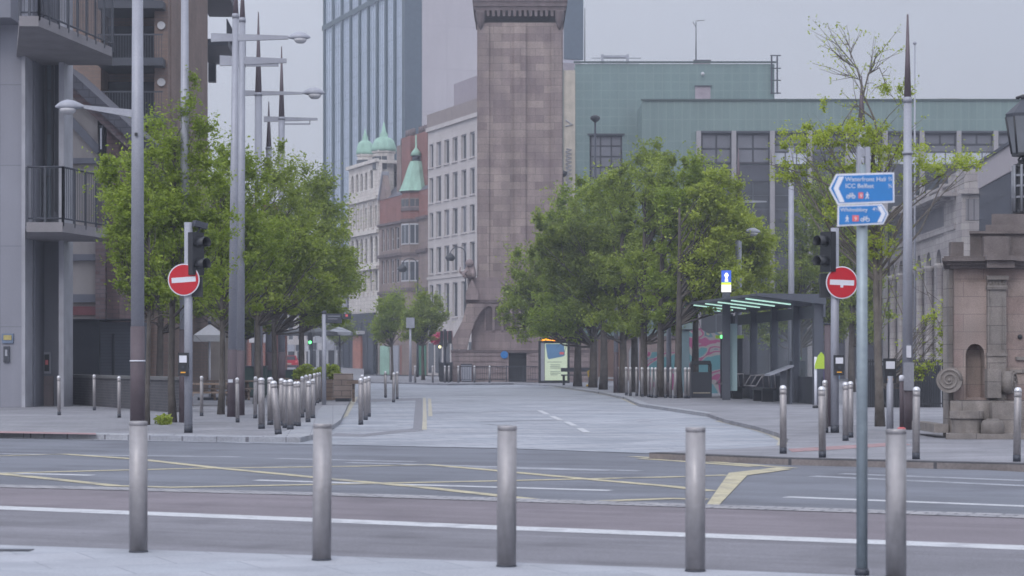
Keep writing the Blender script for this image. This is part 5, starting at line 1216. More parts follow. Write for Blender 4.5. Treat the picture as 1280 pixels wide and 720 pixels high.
# niche wall front: opening px 1206-1233, y 427-505
w=MB()
n0,n1=xx(1207),xx(1231); Wt=xx(1330)
arch_wall(w,[(xx(1193),xx(1236),n0,n1)],zz(497),zz(446),zz(352),.0,.35,True,12)
w.box(xx(1193),xx(1236),0,.35,zz(500),zz(497)); SB(w,xx(1193),Wt,.37,3.2,0,zz(336)); w.box(xx(1258),Wt,.04,.369,zz(500),zz(352)).box(xx(1193),Wt,.05,.369,zz(352)+.002,zz(336)); w.build('shaft',M_pier,q)
MB().box(xx(1199),xx(1235),.352,.368,zz(500),zz(420)).build('niche_back',M_pier,q)
s=MB().box(xx(1187),xx(1193)-.003,.10,.6,0,zz(336)); s.build('corner_pilaster',M_pier2,q)
p_=MB().box(xx(1233),xx(1256),-.12,-.002,zz(500),zz(345)).box(xx(1232),xx(1257),-.17,-.002,zz(362),zz(357)).box(xx(1231),xx(1258),-.2,-.122,zz(350),zz(345)).box(xx(1232),xx(1257),-.15,-.002,zz(445),zz(441))
for k in range(5): p_.box(xx(1235+k*4),xx(1236.5+k*4),-.145,-.121,zz(356),zz(351))
p_.box(xx(1236),xx(1237.5),-.14,-.121,zz(436),zz(372)).box(xx(1251),xx(1252.5),-.14,-.121,zz(436),zz(372)); p_.build('pilaster',M_pier2,q)
c=MB(); 
for (y0,y1,e,x0) in ((336,332,.12,1186),(332,327.5,.22,1180),(327.5,323.5,.34,1173),(323.5,321,.28,1176)): SB(c,xx(x0),Wt,-e,3.4,zz(y0)+.002,zz(y1))
for (y0,y1,e,x0,x1) in ((336,327,.5,1228,1262),(327,321,.6,1226,1264)): c.box(xx(x0),xx(x1),-e+.1,-.345,zz(y0)+.004,zz(y1)-.003)
c.build('cornice',M_pier_dk,q)
b=SB(MB(),xx(1214),Wt,.1,3.0,zz(321)+.002,zz(292)); SB(b,xx(1212),Wt,.02,3.1,zz(292)+.002,zz(288.5)); b.box(xx(1228),xx(1260),-.12,.099,zz(321)+.002,zz(296)).box(xx(1190),xx(1206),.1,.3,zz(321)+.002,zz(302)); SB(b,xx(1235),Wt,.2,3.0,zz(288.5)+.002,zz(280)); SB(b,xx(1244),Wt,.3,2.9,zz(280)+.002,zz(266)); b.build('blocking_course',M_pier_dk,q)
# base
bs=SB(MB(),xx(1183),Wt,-.35,3.2,0,zz(500)-.002); bs.build('base',M_pier2,q)
bw=MB(); pts=[]
for k in range(13):
    a=math.pi+math.pi*k/12; pts.append((xx(1203)+.32*math.cos(a)*1.0, -.35+.34*math.sin(a)))
bw.prism(pts,'z',zz(522),zz(513)).prism([(xx(1203)+(x-xx(1203))*.86,-.35+(y+.35)*.86) for x,y in pts],'z',0,zz(522)-.002); bw.build('trough',M_pier2,q)
MB().box(xx(1231),xx(1262),-.62,-.352,0,zz(503)).lathe([(.22,0),(.22,.28),(.19,.34),(.1,.38)],(xx(1231),-.62,0),14).build('step_block',M_pier2,q)
SB(MB(),xx(1170),Wt,-.9,3.0,.0,.10).box(xx(1165),xx(1183)-.003,-.2,2,.1,zz(530)).build('step',M_pier2,q)
def scroll(x,y,z,r,w_,axis_y=True):
    m=MB(); m.lathe([(r,0),(r,w_)],n=24); 
    sp=[]
    for k in range(34):
        a=k*.42; rr=r*(1-.026*k); sp.append((rr*math.cos(a)*.9,rr*math.sin(a)*.9,w_+.005))
    m.tube(sp,.022,6); m.ball((0,0,w_),r*.16,4); o=m.build('scroll',M_pier2,q); return o
o=scroll(0,0,0,.245,.3); o.location=(xx(1187.5),.0,zz(475)); o.rotation_euler=(R(90),0,R(-15))
o=scroll(0,0,0,.22,.3); o.location=(xx(1247),-.05,zz(478)); o.rotation_euler=(R(90),0,R(62))
MB().box(xx(1229),xx(1246),-.36,-.13,zz(497),zz(461)).build('scroll_body',M_pier2,q)
t=MB()
for (y0,y1) in ((466,462),): t.box(xx(1262),Wt,.0,.039,zz(y0),zz(y1))
t.box(xx(1270),Wt,-.02,.038,zz(450),zz(446)); t.build('moulding',M_pier2,q)
MB().ball((xx(1275.5),.03,zz(421)),.05,5).build('iron_boss',M_black,q)
M_lglass=mat('lantern_glass',(.14,.15,.17),.15,var=.15,spec=.6,fine=0)
d=40.6; q=thing('heritage_lamp','black ornate lantern on a caged pedestal standing on the stone pier','street lamp',(XP(1279,d),d,ZP(266,d)-.01)); zl=lambda y: ZP(y,d)-ZP(266,d); k=d/2560
q.scale=(1,1,1)
MB().lathe([(13*k,0),(13*k,zl(262)),(10.5*k,zl(260)),(10.5*k,zl(210)),(12*k,zl(209)),(12*k,zl(205)),(8*k,zl(204)),(5*k,zl(200)),(2*k,zl(198)),(2*k,zl(193))],n=8,flat=True).build('pedestal',M_black,q)
m=MB()
for j in range(8):
    a=2*math.pi*(j+.5)/8; m.tube([(13*k*math.cos(a),13*k*math.sin(a),zl(264)),(13*k*math.cos(a),13*k*math.sin(a),zl(206))],.025,6)
for yy in (246,232,219): m.lathe([(13.4*k,-.02),(13.4*k,.02)],(0,0,zl(yy)),8,flat=True)
m.build('cage',mat('pale_iron',(.20,.21,.24),.5),q)
m=MB()
for s in (-1,1): m.tube([(s*4*k,0,zl(204)),(s*6*k,0,zl(199)),(s*3*k,0,zl(195)),(s*5*k,0,zl(192))],.022,6)
m.build('bracket',M_black,q)
lg=MB().lathe([(14*k,zl(192)),(21.5*k,zl(146))],n=8,flat=True).build('lantern_glass',M_lglass,q)
m=MB()
for j in range(8):
    a=2*math.pi*j/8; m.tube([(14.2*k*math.cos(a),14.2*k*math.sin(a),zl(192)),(21.7*k*math.cos(a),21.7*k*math.sin(a),zl(146))],.022,6)
m.lathe([(14.6*k,-.04),(14.6*k,.02)],(0,0,zl(192)),8,flat=True); m.build('lantern_frame',M_black,q)
MB().lathe([(22*k,zl(146)),(22*k,zl(142)),(10*k,zl(131)),(3*k,zl(125)),(1.2*k,zl(121))],n=8,flat=True).build('lantern_roof',M_dkgrey,q)
MB().tube([(-9*k,0,zl(122)),(-3*k,0,zl(120)),(9*k,0,zl(122.5))],.03,6).ball((0,0,zl(121)),.06,5).prism([(-9*k,zl(121)),(-6*k,zl(124)),(-2*k,zl(121))],'y',-.01,.01).build('finial',M_black,q)
# ------------------------------------------------------------------ left side: modern grey building with columns and balconies
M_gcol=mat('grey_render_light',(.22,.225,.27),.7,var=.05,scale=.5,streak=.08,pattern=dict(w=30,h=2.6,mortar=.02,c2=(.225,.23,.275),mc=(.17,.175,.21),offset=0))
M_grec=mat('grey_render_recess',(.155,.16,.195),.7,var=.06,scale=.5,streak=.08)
M_slab=mat('balcony_concrete',(.20,.19,.205),.8,var=.1,scale=1,streak=.12)
d0=66.0; q=thing('balcony_building','grey modern building with tall columns and concrete balconies at the left edge','building',(XP(0,d0),d0,0)); ox=XP(0,d0)
xx=lambda x,dd=d0: XP(x,dd)-ox; zz=lambda y,dd=d0: ZP(y,dd)
MB().box(-6,xx(28),0,1.0,0,14.5).build('column',M_gcol,q)
MB().box(xx(28)+.002,xx(32.5),-.12,1.0,0,14.5).build('column_edge',mat('pale_edge',(.30,.305,.35),.6),q)
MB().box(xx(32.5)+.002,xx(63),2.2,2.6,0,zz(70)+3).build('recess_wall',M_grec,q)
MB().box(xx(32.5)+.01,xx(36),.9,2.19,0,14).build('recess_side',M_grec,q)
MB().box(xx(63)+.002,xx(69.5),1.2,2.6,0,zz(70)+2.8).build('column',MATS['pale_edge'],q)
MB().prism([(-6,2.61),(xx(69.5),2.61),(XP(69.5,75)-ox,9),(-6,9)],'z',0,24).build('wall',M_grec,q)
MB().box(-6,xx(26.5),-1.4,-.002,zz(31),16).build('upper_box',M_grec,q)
wn=window(q,xx(38),xx(48),zz(275,68.2),zz(60,68.2),2.08,M_winframe,mat('blue_grey_glass',(.10,.125,.155),.15,var=.2,fine=0,spec=.6),1,4,.06)
MB().box(xx(51),xx(62.5),2.0,2.15,zz(265,68.1),zz(73,68.1)).build('dark_panel',M_dkgrey,q)
m=MB().box(xx(34),xx(45),2.12,2.19,zz(467,68.1),zz(440,68.1)); m.build('wall_cabinet',M_galv,q); MB().box(xx(37),xx(43),2.08,2.115,zz(464,68),zz(443,68)).build('dark_opening',M_black,q); MB().box(xx(38.5),xx(42),2.05,2.079,zz(456,68),zz(450,68)).build('red_handle',M_sred,q)
MB().box(xx(31),xx(48),2.10,2.199,0,zz(470,68.1)).build('brown_base_panel',mat('brown_panel',(.17,.14,.145),.8),q)
b=MB().box(xx(3),xx(17),-.06,-.002,zz(429),zz(417)).build('notice_board',mat('notice_blue',(.12,.16,.24),.6),q); MB().box(xx(5),xx(15),-.075,-.061,zz(425),zz(419)).build('notice_panel',mat('notice_yellow',(.36,.30,.12),.6),b)
b=MB().box(xx(5),xx(12),-.08,-.002,zz(453),zz(433)).build('intercom_panel',M_dkgrey,q); MB().box(xx(7),xx(10),-.09,-.081,zz(445),zz(437)).build('intercom_keys',M_galv,b)
def balcony(pts, zbot, th, zrail, lab_n):
    P=[((XP(px,dd)-ox),dd-d0) for px,dd in pts]
    s=MB().prism(P,'z',zbot,zbot+th).build('balcony',M_slab,q)
    m=MB(); k=MB(); path=P[:3]
    for i in range(len(path)-1):
        a=Vector((*path[i],0)); c=Vector((*path[i+1],0)); L=(c-a).length; n=max(2,int(L/.75))
        inn=Vector((0,.08,0))
        for j in range(n+1):
            p=a.lerp(c,j/n)+inn; m.box(p.x-.035,p.x+.035,p.y-.035,p.y+.035,zbot+th-.12,zrail)
        for (zl_,r) in ((zrail,.035),(zbot+th+.12,.03)):
            m.tube([a+inn+Vector((0,0,zl_)),c+inn+Vector((0,0,zl_))],r,6)
        nn=int(L/.13)
        for j in range(nn+1):
            p=a.lerp(c,j/nn)+inn; k.box(p.x-.009,p.x+.009,p.y-.009,p.y+.009,zbot+th+.12,zrail)
    m.build('railing_frame',M_dkgrey,s); k.build('railing_bars',M_dkgrey,s)
balcony([(24,60),(48,60),(140,66),(140,67.9),(20,67.9)],11.30,.30,13.3,0)
balcony([(33,62.8),(78,62.8),(133,66),(133,67.9),(33,67.9)],5.45,.30,7.45,0)
# pitched building behind with diagonal braces, garages
M_beig=mat('beige_render',(.36,.33,.325),.85,var=.08,scale=.5,streak=.15)
M_rbrick=mat('dark_red_brick',(.14,.085,.085),.85,var=.2,scale=1.5,pattern=dict(w=.45,h=.15,mortar=.02,c2=(.20,.16,.17),mc=(.13,.11,.12)))
d1=82.0; q=thing('gabled_building','old building with beige wall, slanting roof edge and brick piers behind the balconies','building',(XP(60,d1),d1,0)); x1=XP(60,d1)
xx=lambda x: XP(x,d1)-x1; zz=lambda y: ZP(y,d1)
MB().prism([(xx(40),0),(xx(122),0),(xx(122),zz(140)),(xx(72),zz(100)),(xx(40),zz(75))],'y',0,6).build('wall',M_beig,q)
def beam(pts,w_,y0,y1,nm,m):
    (a,b),(c,e)=pts; p=Vector((xx(a),zz(b))); r=Vector((xx(c),zz(e))); t_=(r-p).normalized(); n=Vector((-t_.y,t_.x))*w_/2
    MB().prism([tuple(p+n),tuple(r+n),tuple(r-n),tuple(p-n)],'y',y0,y1).build(nm,m,q)
beam([(60,72),(170,172)],.42,-.5,6.2,'roof_edge',M_slate)
beam([(62,84),(165,180)],.45,-.3,-.01,'brick_band',M_rbrick)
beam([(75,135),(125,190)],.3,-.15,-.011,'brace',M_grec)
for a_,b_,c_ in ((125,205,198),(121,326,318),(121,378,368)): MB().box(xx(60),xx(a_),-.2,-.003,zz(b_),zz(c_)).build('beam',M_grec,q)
MB().box(xx(60),xx(121),-.1,-.004,zz(394),zz(383)).build('red_band',mat('dull_red',(.20,.07,.08),.7),q)
MB().box(xx(121.5),xx(133),-.35,4,0,zz(230)).build('brick_pier',M_rbrick,q)
MB().box(xx(134),xx(150),-.1,5,0,zz(160)).build('brick_pier',mat('plum_brick',(.15,.09,.095),.85,var=.2,pattern=dict(w=.5,h=.17,mortar=.02,c2=(.12,.08,.08),mc=(.09,.07,.07))),q)
MB().box(xx(126),xx(132),-.45,-.352,zz(190),zz(158)).build('dark_window',M_black,q); MB().box(xx(128.5),xx(130),-.5,-.452,zz(188),zz(162)).build('white_sill',M_white,q)
q=thing('garage_store','black shed box with grey shuttered half standing before the gabled building','shed',(XP(60,78),78,0)); xx=lambda x: XP(x,78)-XP(60,78); zz=lambda y: ZP(y,78)
MB().box(xx(60),xx(124),0,2.5,0,zz(400)).build('black_box',mat('near_black_paint',(.022,.025,.035),.6,var=.15),q); MB().box(xx(124)+.002,xx(172),.2,2.5,0,zz(402)).build('grey_shutter',mat('slate_grey_shutter',(.075,.083,.105),.6,var=.08,pattern=dict(w=30,h=.12,mortar=.01,c2=(.08,.088,.11),mc=(.05,.055,.07))),q)
MB().box(xx(139),xx(142),.1,.198,0,zz(417)).build('dark_post',M_black,q); MB().box(xx(59),xx(173),-.1,2.6,zz(400)+.003,zz(398.5)).build('roof_edge',M_dkgrey,q)
q=thing('brick_wall','low dark brick wall with grey coping behind the left bollards','wall',(XP(60,62),62,0)); 
# wall runs slightly towards the camera at its right end
pA=G(62,503); pB=G(215,515.5); dv=(pB-pA); Lw=dv.length; q.location=pA; q.rotation_euler=(0,0,math.atan2(dv.y,dv.x))
MB().box(0,Lw,0,.35,0,.93).build('brickwork',mat('dark_engineering_brick',(.065,.062,.07),.8,var=.15,scale=2,pattern=dict(w=.23,h=.085,mortar=.012,c2=(.05,.05,.06),mc=(.09,.09,.10))),q)
MB().box(-.04,Lw+.04,-.05,.40,.932,1.03).build('coping',mat('wall_coping',(.12,.12,.125),.8),q)
# apartment block behind
M_orb=mat('orange_brown_brick',(.20,.14,.12),.85,var=.12,scale=.6,pattern=dict(w=.45,h=.15,mortar=.015,c2=(.17,.12,.105),mc=(.14,.12,.115)),streak=.15)
d=92.0; q=thing('apartment_block','tall apartment block with orange brown brick, dark glazing and stacked balconies','building',(XP(60,d),d,0)); x1=XP(60,d); xx=lambda x: XP(x,d)-x1; zz=lambda y: ZP(y,d)
HB=30.0
MB().box(xx(20),xx(126),0,12,0,HB).box(xx(126)+.001,xx(210),1.8,12,0,HB).box(xx(193),xx(210),0,1.799,0,HB).build('wall',M_orb,q)
for k,(yb,) in enumerate([(85,),(14,),(-57,),(156,),(227,),(298,)]):
    z0=zz(yb)
    MB().box(xx(126)+.01,xx(207),-.8,1.79,z0,z0+.35).build('balcony',M_dkgrey,q)
    MB().box(xx(126)+.02,xx(191),1.6,1.79,z0+.36,z0+zz(85)*0+2.15).build('glazing',M_win_dk,q)
    m=MB().box(xx(126)+.02,xx(207),-.76,-.72,z0+1.35,z0+1.42)
    for j in range(24): x=xx(126)+.05+(xx(207)-xx(126)-.1)*j/23; m.box(x-.012,x+.012,-.75,-.73,z0+.35,z0+1.35)
    m.build('railing',M_dkgrey,q)
    MB().lathe([(.18,0),(.18,.12)],n=12).build('wall_light',M_wfr_wh,q); LAST[0].location=(xx(202),-.002,z0+1.9); LAST[0].rotation_euler=(R(90),0,0)
m=MB()
for x in (212,222,238,250):
    pass
# street side, receding
f=Fac(210,92.2,500,262); f.O=f.hit(210); r=f.hit(262); f.L=(r-f.O).length; f.dir=(r-f.O).normalized(); f.ang=math.atan2(f.dir.y,f.dir.x)
q=thing('apartment_wing','receding apartment wing with dark glass strips and projecting balconies against the sky','building',f.loc,f.ang)
MB().box(2.2,f.L,.3,10,0,HB).box(0,2.199,.3,.6,0,HB).build('wall',M_orb,q)
for a,b in ((.18,.32),(.45,.62),(.72,.97)): MB().box(f.L*a,f.L*b,.1,.298,0,HB).build('glass_strip',M_win_dk,q)
for a in (.02,.36,.67): MB().box(f.L*a,f.L*a+.5,-.1,.298,0,HB-.1).build('brick_fin',M_orb,q)
for yb in (78,18,-40):
    z0=f.z(262,yb); MB().box(f.L*.70,f.L*1.04,-1.5,.09,z0,z0+.35).build('balcony',M_dkgrey,q)
    m=MB().box(f.L*.70,f.L*1.04,-1.48,-1.42,z0+1.3,z0+1.38)
    for j in range(30): x=f.L*.70+f.L*.34*j/29; m.box(x-.015,x+.015,-1.46,-1.43,z0+.35,z0+1.3)
    m.build('railing',M_dkgrey,q)
MB().box(f.L-.3,f.L*1.06,-1.9,-1.5,f.z(262,80),f.z(262,46)).build('pale_screen',M_galv,q)
MB().box(f.L*.985,f.L*1.01,-.35,.05,f.z(262,103),f.z(262,80)).build('wall_box',M_dkgrey,q)
# low street buildings behind the left trees
def shoprow(px0,px1,d,ytop,lab,m,bays,cat='building',name='shop_building'):
    q=thing(name,lab,cat,(XP(px0,d),d,0)); W=XP(px1,d)-XP(px0,d); zt=ZP(ytop,d)
    w=MB(); n=bays; ux=[(W*(k+.22)/n,W*(k+.78)/n) for k in range(n)]; fl=max(1,int((zt-4.2)/3.3)); rows=[(4.6+i*3.3,6.6+i*3.3) for i in range(fl) if 6.9+i*3.3<zt]
    hole_wall(w,0,W,4.0,zt,ux,rows,0,.4); w.box(0,W,.41,8,zt-.4,zt-.02).box(0,W,8,8.3,0,zt); w.box(0,.3,.0,.4,0,4).box(W-.3,W,0,.4,0,4); w.build('wall',m,q)
    for r in rows:
        for c in ux: window(q,c[0],c[1],r[0],r[1],.2,M_wfr_wh,M_win,1,2,.09)
    for k in range(n):
        s=MB().box(W*k/n+.15,W*(k+1)/n-.15,.1,.2,.4,3.0).build('shop_window',M_win if k%2 else M_win_dk,q); 
        MB().box(W*k/n+.1,W*(k+1)/n-.1,-.1,.25,3.05,3.95).build('fascia',[M_dkgrey,M_wfr_wh,M_galv][k%3],q)
        MB().box(W*k/n-.12+.15,W*k/n+.12+.15,-.05,.3,0,3.04).build('pilaster',m,q)
    return q
shoprow(178,262,108,225,'beige rendered building behind the left tree trunks',mat('warm_beige_render',(.33,.29,.265),.85,var=.1,streak=.12),3)
shoprow(240,345,165,255,'long brick terrace behind the pale parasol and the paired masts',M_brick,6)
shoprow(335,392,290,300,'distant pale shop terrace beyond the small red car',M_port,5)
shoprow(385,442,262,315,'pale fronted shops behind the fingerpost',mat('pale_blue_render',(.33,.34,.38),.8),5)
# right background walls behind the tree trunks
M_pinkst=mat('pinkish_wall_stone',(.26,.20,.195),.85,var=.12,scale=.6,pattern=dict(w=1.2,h=.5,mortar=.015,c2=(.22,.175,.17),mc=(.16,.14,.14)),streak=.2)
q=thing('stone_wall','long pinkish stone wall behind the poster unit and right tree trunks','wall',(XP(700,162),162,0)); MB().box(XP(704,162)-XP(700,162),XP(905,162)-XP(700,162),0,.6,0,ZP(424,162)).build('stonework',M_pinkst,q); MB().box(XP(703,162)-XP(700,162),XP(906,162)-XP(700,162),-.15,.75,ZP(424,162)+.002,ZP(420,162)).build('coping',M_ston_dk,q)
q=thing('hoarding','salmon pink hoarding panel between the black pole and the second row trunks','hoarding',(XP(748,122),122,0)); MB().box(0,XP(777,122)-XP(748,122),0,.1,.35,ZP(425,122)).build('panel',mat('salmon_panel',(.30,.20,.175),.8,var=.08),q); MB().box(.1,.2,.1,.3,0,3).box(1.1,1.2,.1,.3,0,2.5).build('leg',M_wood,q)
q=thing('white_banner','tall narrow white banner among the right tree trunks','banner',(XP(791,112),112,0)); MB().prism([(-.22,ZP(462,112)),(.3,ZP(462,112)),(.3,ZP(424,112)),(.0,ZP(428,112)),(-.22,ZP(440,112))],'y',0,.03).build('cloth',M_wfr_wh,q); MB().tube([(.3,0,0),(.3,0,ZP(422,112))],.03,6).build('pole',M_galv,q)
# painted mural panels
def mural_mat():
    m=bpy.data.materials.new('mural_paint'); m.use_nodes=True; MATS['mural_paint']=m; nt=m.node_tree; L=nt.links; b=nt.nodes['Principled BSDF']; b.inputs['Roughness'].default_value=.8
    tc=nd(nt,'ShaderNodeTexCoord'); n=nd(nt,'ShaderNodeTexNoise'); n.inputs['Scale'].default_value=.9; n.inputs['Detail'].default_value=1.5; n.inputs['Distortion'].default_value=1.2; L.new(tc.outputs['Object'],n.inputs['Vector'])
    cr=nd(nt,'ShaderNodeValToRGB'); cr.color_ramp.interpolation='CONSTANT'; e=cr.color_ramp.elements; e[0].color=(.10,.24,.27,1); e[1].position=.44; e[1].color=(.30,.28,.28,1)
    for p,c in ((.49,(.30,.075,.17,1)),(.55,(.27,.25,.26,1)),(.60,(.08,.17,.21,1)),(.66,(.33,.30,.22,1))): x=e.new(p); x.color=c
    L.new(n.outputs[0],cr.inputs[0]); L.new(cr.outputs[0],b.inputs['Base Color']); return m
M_mural=mural_mat()
q=thing('mural_wall','wall painted with pink, teal and white shapes left of the shelter','mural',(XP(862,96),96,0)); W=XP(905,96)-XP(862,96)
MB().prism([(0,0),(W,0),(W,ZP(414,96)),(W*.55,ZP(417,96)),(W*.3,ZP(410,96)),(0,ZP(414,96))],'y',0,.25).build('painted_wall',M_mural,q)
q=thing('kiosk_panel','plain teal grey kiosk panel behind the right tree trunks','kiosk',(XP(848,99),99,0)); MB().box(0,XP(866,99)-XP(848,99),0,.8,0,ZP(413,99)).build('body',mat('teal_grey_panel',(.13,.19,.22),.7),q); MB().box(-.08,XP(866,99)-XP(848,99)+.08,-.1,.9,ZP(413,99)+.002,ZP(411.5,99)).build('roof',M_dkgrey,q)
q=thing('mural_wall','low wall with faint teal and ochre paint between trunks, behind the pale bollards','mural',(XP(806,108),108,0)); W=XP(850,108)-XP(806,108); MB().box(0,W,0,.25,0,ZP(440,108)).build('painted_wall',M_mural,q)
# bike stand with yellow squiggle, small white table
q=thing('cycle_stand','yellow curved cycle stand at the base of the trunks right of the poster unit','cycle stand',G(738,484)); m=MB(); m.tube([(-.25,0,.1),(.1,0,.1),(.25,0,.35),(-.1,0,.65),(-.15,0,.9),(.2,0,1.1)],.06,8); m.build('tube',MATS['bin_yellow'],q)
q=thing('white_bench','small white slatted bench between the first right hand trunks','bench',G(760,486.5)); 
MB().box(-.5,.5,0,.5,.55,.65).build('seat',M_wfr_wh,q)
MB().box(-.5,-.4,0,.5,0,.55).box(.4,.5,0,.5,0,.55).build('leg',M_wfr_wh,q)
q=thing('bench','grey bench under the trees just right of the poster unit','bench',G(721,481.5)); MB().box(-1.0,1.0,0,.6,.6,.68).box(-1,1,.52,.6,.85,1.1).build('seat',M_winframe,q); MB().box(-.9,-.75,0,.5,0,.6).box(.75,.9,0,.5,0,.6).build('leg',M_black,q)

# ------------------------------------------------------------------ trees
def tree(name,label,px,ybase,crown,m_leaf,seed,trunk_r=.12,nleaf=16000,lsize=.10,d=None,group=None,lean=(0,0),m_bark=None,clump=.5,density=1.0,trunk_split=.3,bare=None,nclump=None):
    """crown: list of ellipses in pixels (cx,cy,rx,ry[,depth ratio])"""
    d=d or D(ybase); rs=np.random.RandomState(seed); t=thing(name,label,'tree',(XP(px,d),d,0),0,group)
    x0=XP(px,d); k=d/2560
    E=[]
    for e in crown:
        cx_,cy_,rx_,ry_=e[:4]; E.append((XP(cx_,d)-x0,(rs.rand()-.5)*.3*rx_*k,ZP(cy_,d),rx_*k,(e[4] if len(e)>4 else .9)*rx_*k,ry_*k))
    vol=np.array([a[3]*a[4]*a[5] for a in E]); vol=vol/vol.sum()
    C=[]
    N=nclump or int(150*density)
    for i in range(N):
        e=E[rs.choice(len(E),p=vol)]; u=rs.normal(size=3); u/=np.linalg.norm(u); r=rs.rand()**(1/2.6)
        r*=.93
        if rs.rand()<.14: r*=1.18
        C.append((e[0]+u[0]*r*e[3],e[1]+u[1]*r*e[4],e[2]+u[2]*r*e[5]))
    C=np.array(C)
    zb=C[:,2].min(); ztop=C[:,2].max(); zc=(zb+ztop)/2
    # trunk and limbs
    mb=MB(); hz=zb+(ztop-zb)*.75
    npt=8; tp=[]; 
    for i in range(npt+1):
        s=i/npt; tp.append(Vector((lean[0]*s*s+.05*math.sin(seed+3*s)*(s>.1),lean[1]*s*s+.05*math.cos(seed+4*s)*(s>.1),hz*s)))
    rads=[trunk_r*(1.25 if i==0 else 1)*(1-.72*(i/npt)**1.3) for i in range(npt+1)]
    mb.tube(tp,rads,10)
    def trunk_at(z):
        s=max(0,min(1,z/hz)); i=min(npt-1,int(s*npt)); return tp[i].lerp(tp[i+1],s*npt-i), trunk_r*(1-.72*s**1.3)
    idx=rs.permutation(len(C))[:min(len(C),46)]
    for i in idx:
        c=Vector(C[i]); h=Vector((c.x,c.y,0)).length
        z0=max(zb*.85, c.z-h*(.9+.5*rs.rand())-.3); z0=min(z0,hz*.98); p,r=trunk_at(z0)
        mid=p.lerp(c,.5)+Vector(rs.normal(size=3)*.12)+Vector((0,0,-.05*h))
        q1=p.lerp(mid,.5)+Vector(rs.normal(size=3)*.05); q2=mid.lerp(c,.5)+Vector(rs.normal(size=3)*.08)
        rr=min(r*.55,trunk_r*.4); mb.tube([p,q1,mid,q2,c],[rr,rr*.75,rr*.55,rr*.32,rr*.15],5,False)
        for _ in range(2):
            e=c+Vector(rs.normal(size=3)*clump*.9); mb.tube([q2,q2.lerp(e,.6)+Vector(rs.normal(size=3)*.05),e],[rr*.25,rr*.15,rr*.06],4,False)
    TW=[]
    if bare:
        for br in bare:
            pts=[Vector((XP(a,d)-x0,yy*k,ZP(b,d))) for a,b,yy in br[1]]; n=len(pts)
            mb.tube(pts,[.62*br[0]*(1-.8*i/(n-1)) for i in range(n)],7,False)
            for i in range(1,n):
                for _ in range(4):
                    a_=pts[i-1].lerp(pts[i],rs.rand()); v_=(pts[i]-pts[i-1]).normalized()*.25+Vector(rs.normal(size=3)*.22)+Vector((0,0,.12))
                    mb.tube([a_,a_+v_*.6+Vector(rs.normal(size=3)*.03),a_+v_*1.2],[.009,.006,.003],4,False); TW.append(a_+v_*1.15)
    mb.build('trunk',m_bark or M_bark,t)
    nleaf=int(nleaf*2.15); lsize*=.56
    per=max(4,nleaf//len(C)); P=[]
    for c in C:
        rr=clump*(.30+.78*rs.rand()**1.4); u=rs.normal(size=(per,3)); u/=np.linalg.norm(u,axis=1)[:,None]
        up=max(0,(c[2]-zc)/(ztop-zc+1e-6)); sh=np.array([1.2-.35*up,1.2-.35*up,.75+.75*up])
        n1=int(per*.72); Q=u*(rs.rand(per)**(1/1.5))[:,None]*rr*sh
        # loose sprays reaching out of the clump along a few twigs
        tw=rs.normal(size=(5,3)); tw[:,2]=np.abs(tw[:,2])*(.6+.9*up)+.1; tw/=np.linalg.norm(tw,axis=1)[:,None]
        k_=rs.randint(0,5,per-n1); Q[n1:]=tw[k_]*(rs.rand(per-n1)[:,None]*rr*2.1)+rs.normal(size=(per-n1,3))*rr*.13
        P.append(c+Q)
    if TW:
        P.append(np.repeat(np.array([tuple(v) for v in TW]),7,axis=0)+rs.normal(size=(7*len(TW),3))*.07)
    leaves('crown',m_leaf,t,np.concatenate(P),lsize,rs)
    return t
gl='young leafy street trees of the left avenue'
tree('street_tree','tallest left tree with a slim pointed top beside the left no entry post',216,528,[(235,215,38,95),(205,290,52,75),(255,300,45,90),(235,120,14,45),(195,190,40,45),(165,255,42,60),(250,170,28,60)],M_leafA,11,.09,13000,.08,group=gl,clump=.40,density=1.1)
tree('street_tree','thin trunked tree with low sparse foliage left of the tall brown sleeved lamp column',184,531,[(150,230,32,45),(148,310,22,50),(170,280,30,60),(190,360,30,35)],M_leafA,12,.06,6000,.085,group=gl,clump=.36,density=.55)
tree('street_tree','second left tree whose trunk stands between the picnic table and the paired masts',276,518,[(290,260,48,75),(265,340,52,55),(320,300,50,80),(285,215,30,45)],M_leafA,13,.09,10500,.09,group=gl,clump=.46,density=.8)
tree('street_tree','third left tree behind the bollard cluster with its crown reaching the sky gap',321,505,[(350,290,55,75),(330,350,60,55),(355,215,30,48),(385,320,45,60)],M_leafB,14,.12,11500,.11,group=gl,clump=.56,density=.85)
tree('street_tree','fourth left tree with broad drooping crown above the dark parasol',343,497,[(395,340,52,60),(370,270,45,60),(420,320,28,45),(400,385,45,28),(345,200,14,30)],M_leafB,15,.12,12500,.12,group=gl,clump=.62,density=.9)
tree('street_tree','farther left tree reaching furthest right before the cream ornate building',378,488,[(418,300,22,55),(400,250,24,40),(425,350,22,40),(410,390,30,20)],M_leafA,16,.16,8000,.15,group=gl,clump=.75,density=.7)
tree('street_tree','left tree deeper in the avenue behind the paired lamp masts',305,490,[(300,380,50,35),(270,320,50,60),(330,400,45,30),(240,380,30,40)],M_leafD,17,.16,9000,.14,group=gl,clump=.8,density=.7)
tree('street_tree','background tree filling the gap behind the leftmost tall lamp column',200,505,[(190,330,40,50),(215,250,40,70),(235,370,35,35)],M_leafB,18,.13,7000,.12,group=gl,clump=.7,density=.7)
gm='small round trees before the shops left of the clock tower'
tree('small_tree','left one of the two small round trees, before the red brick building',490,475,[(490,395,26,28),(478,412,16,16)],M_leafA,21,.12,5500,.17,group=gm,clump=.75,density=.55)
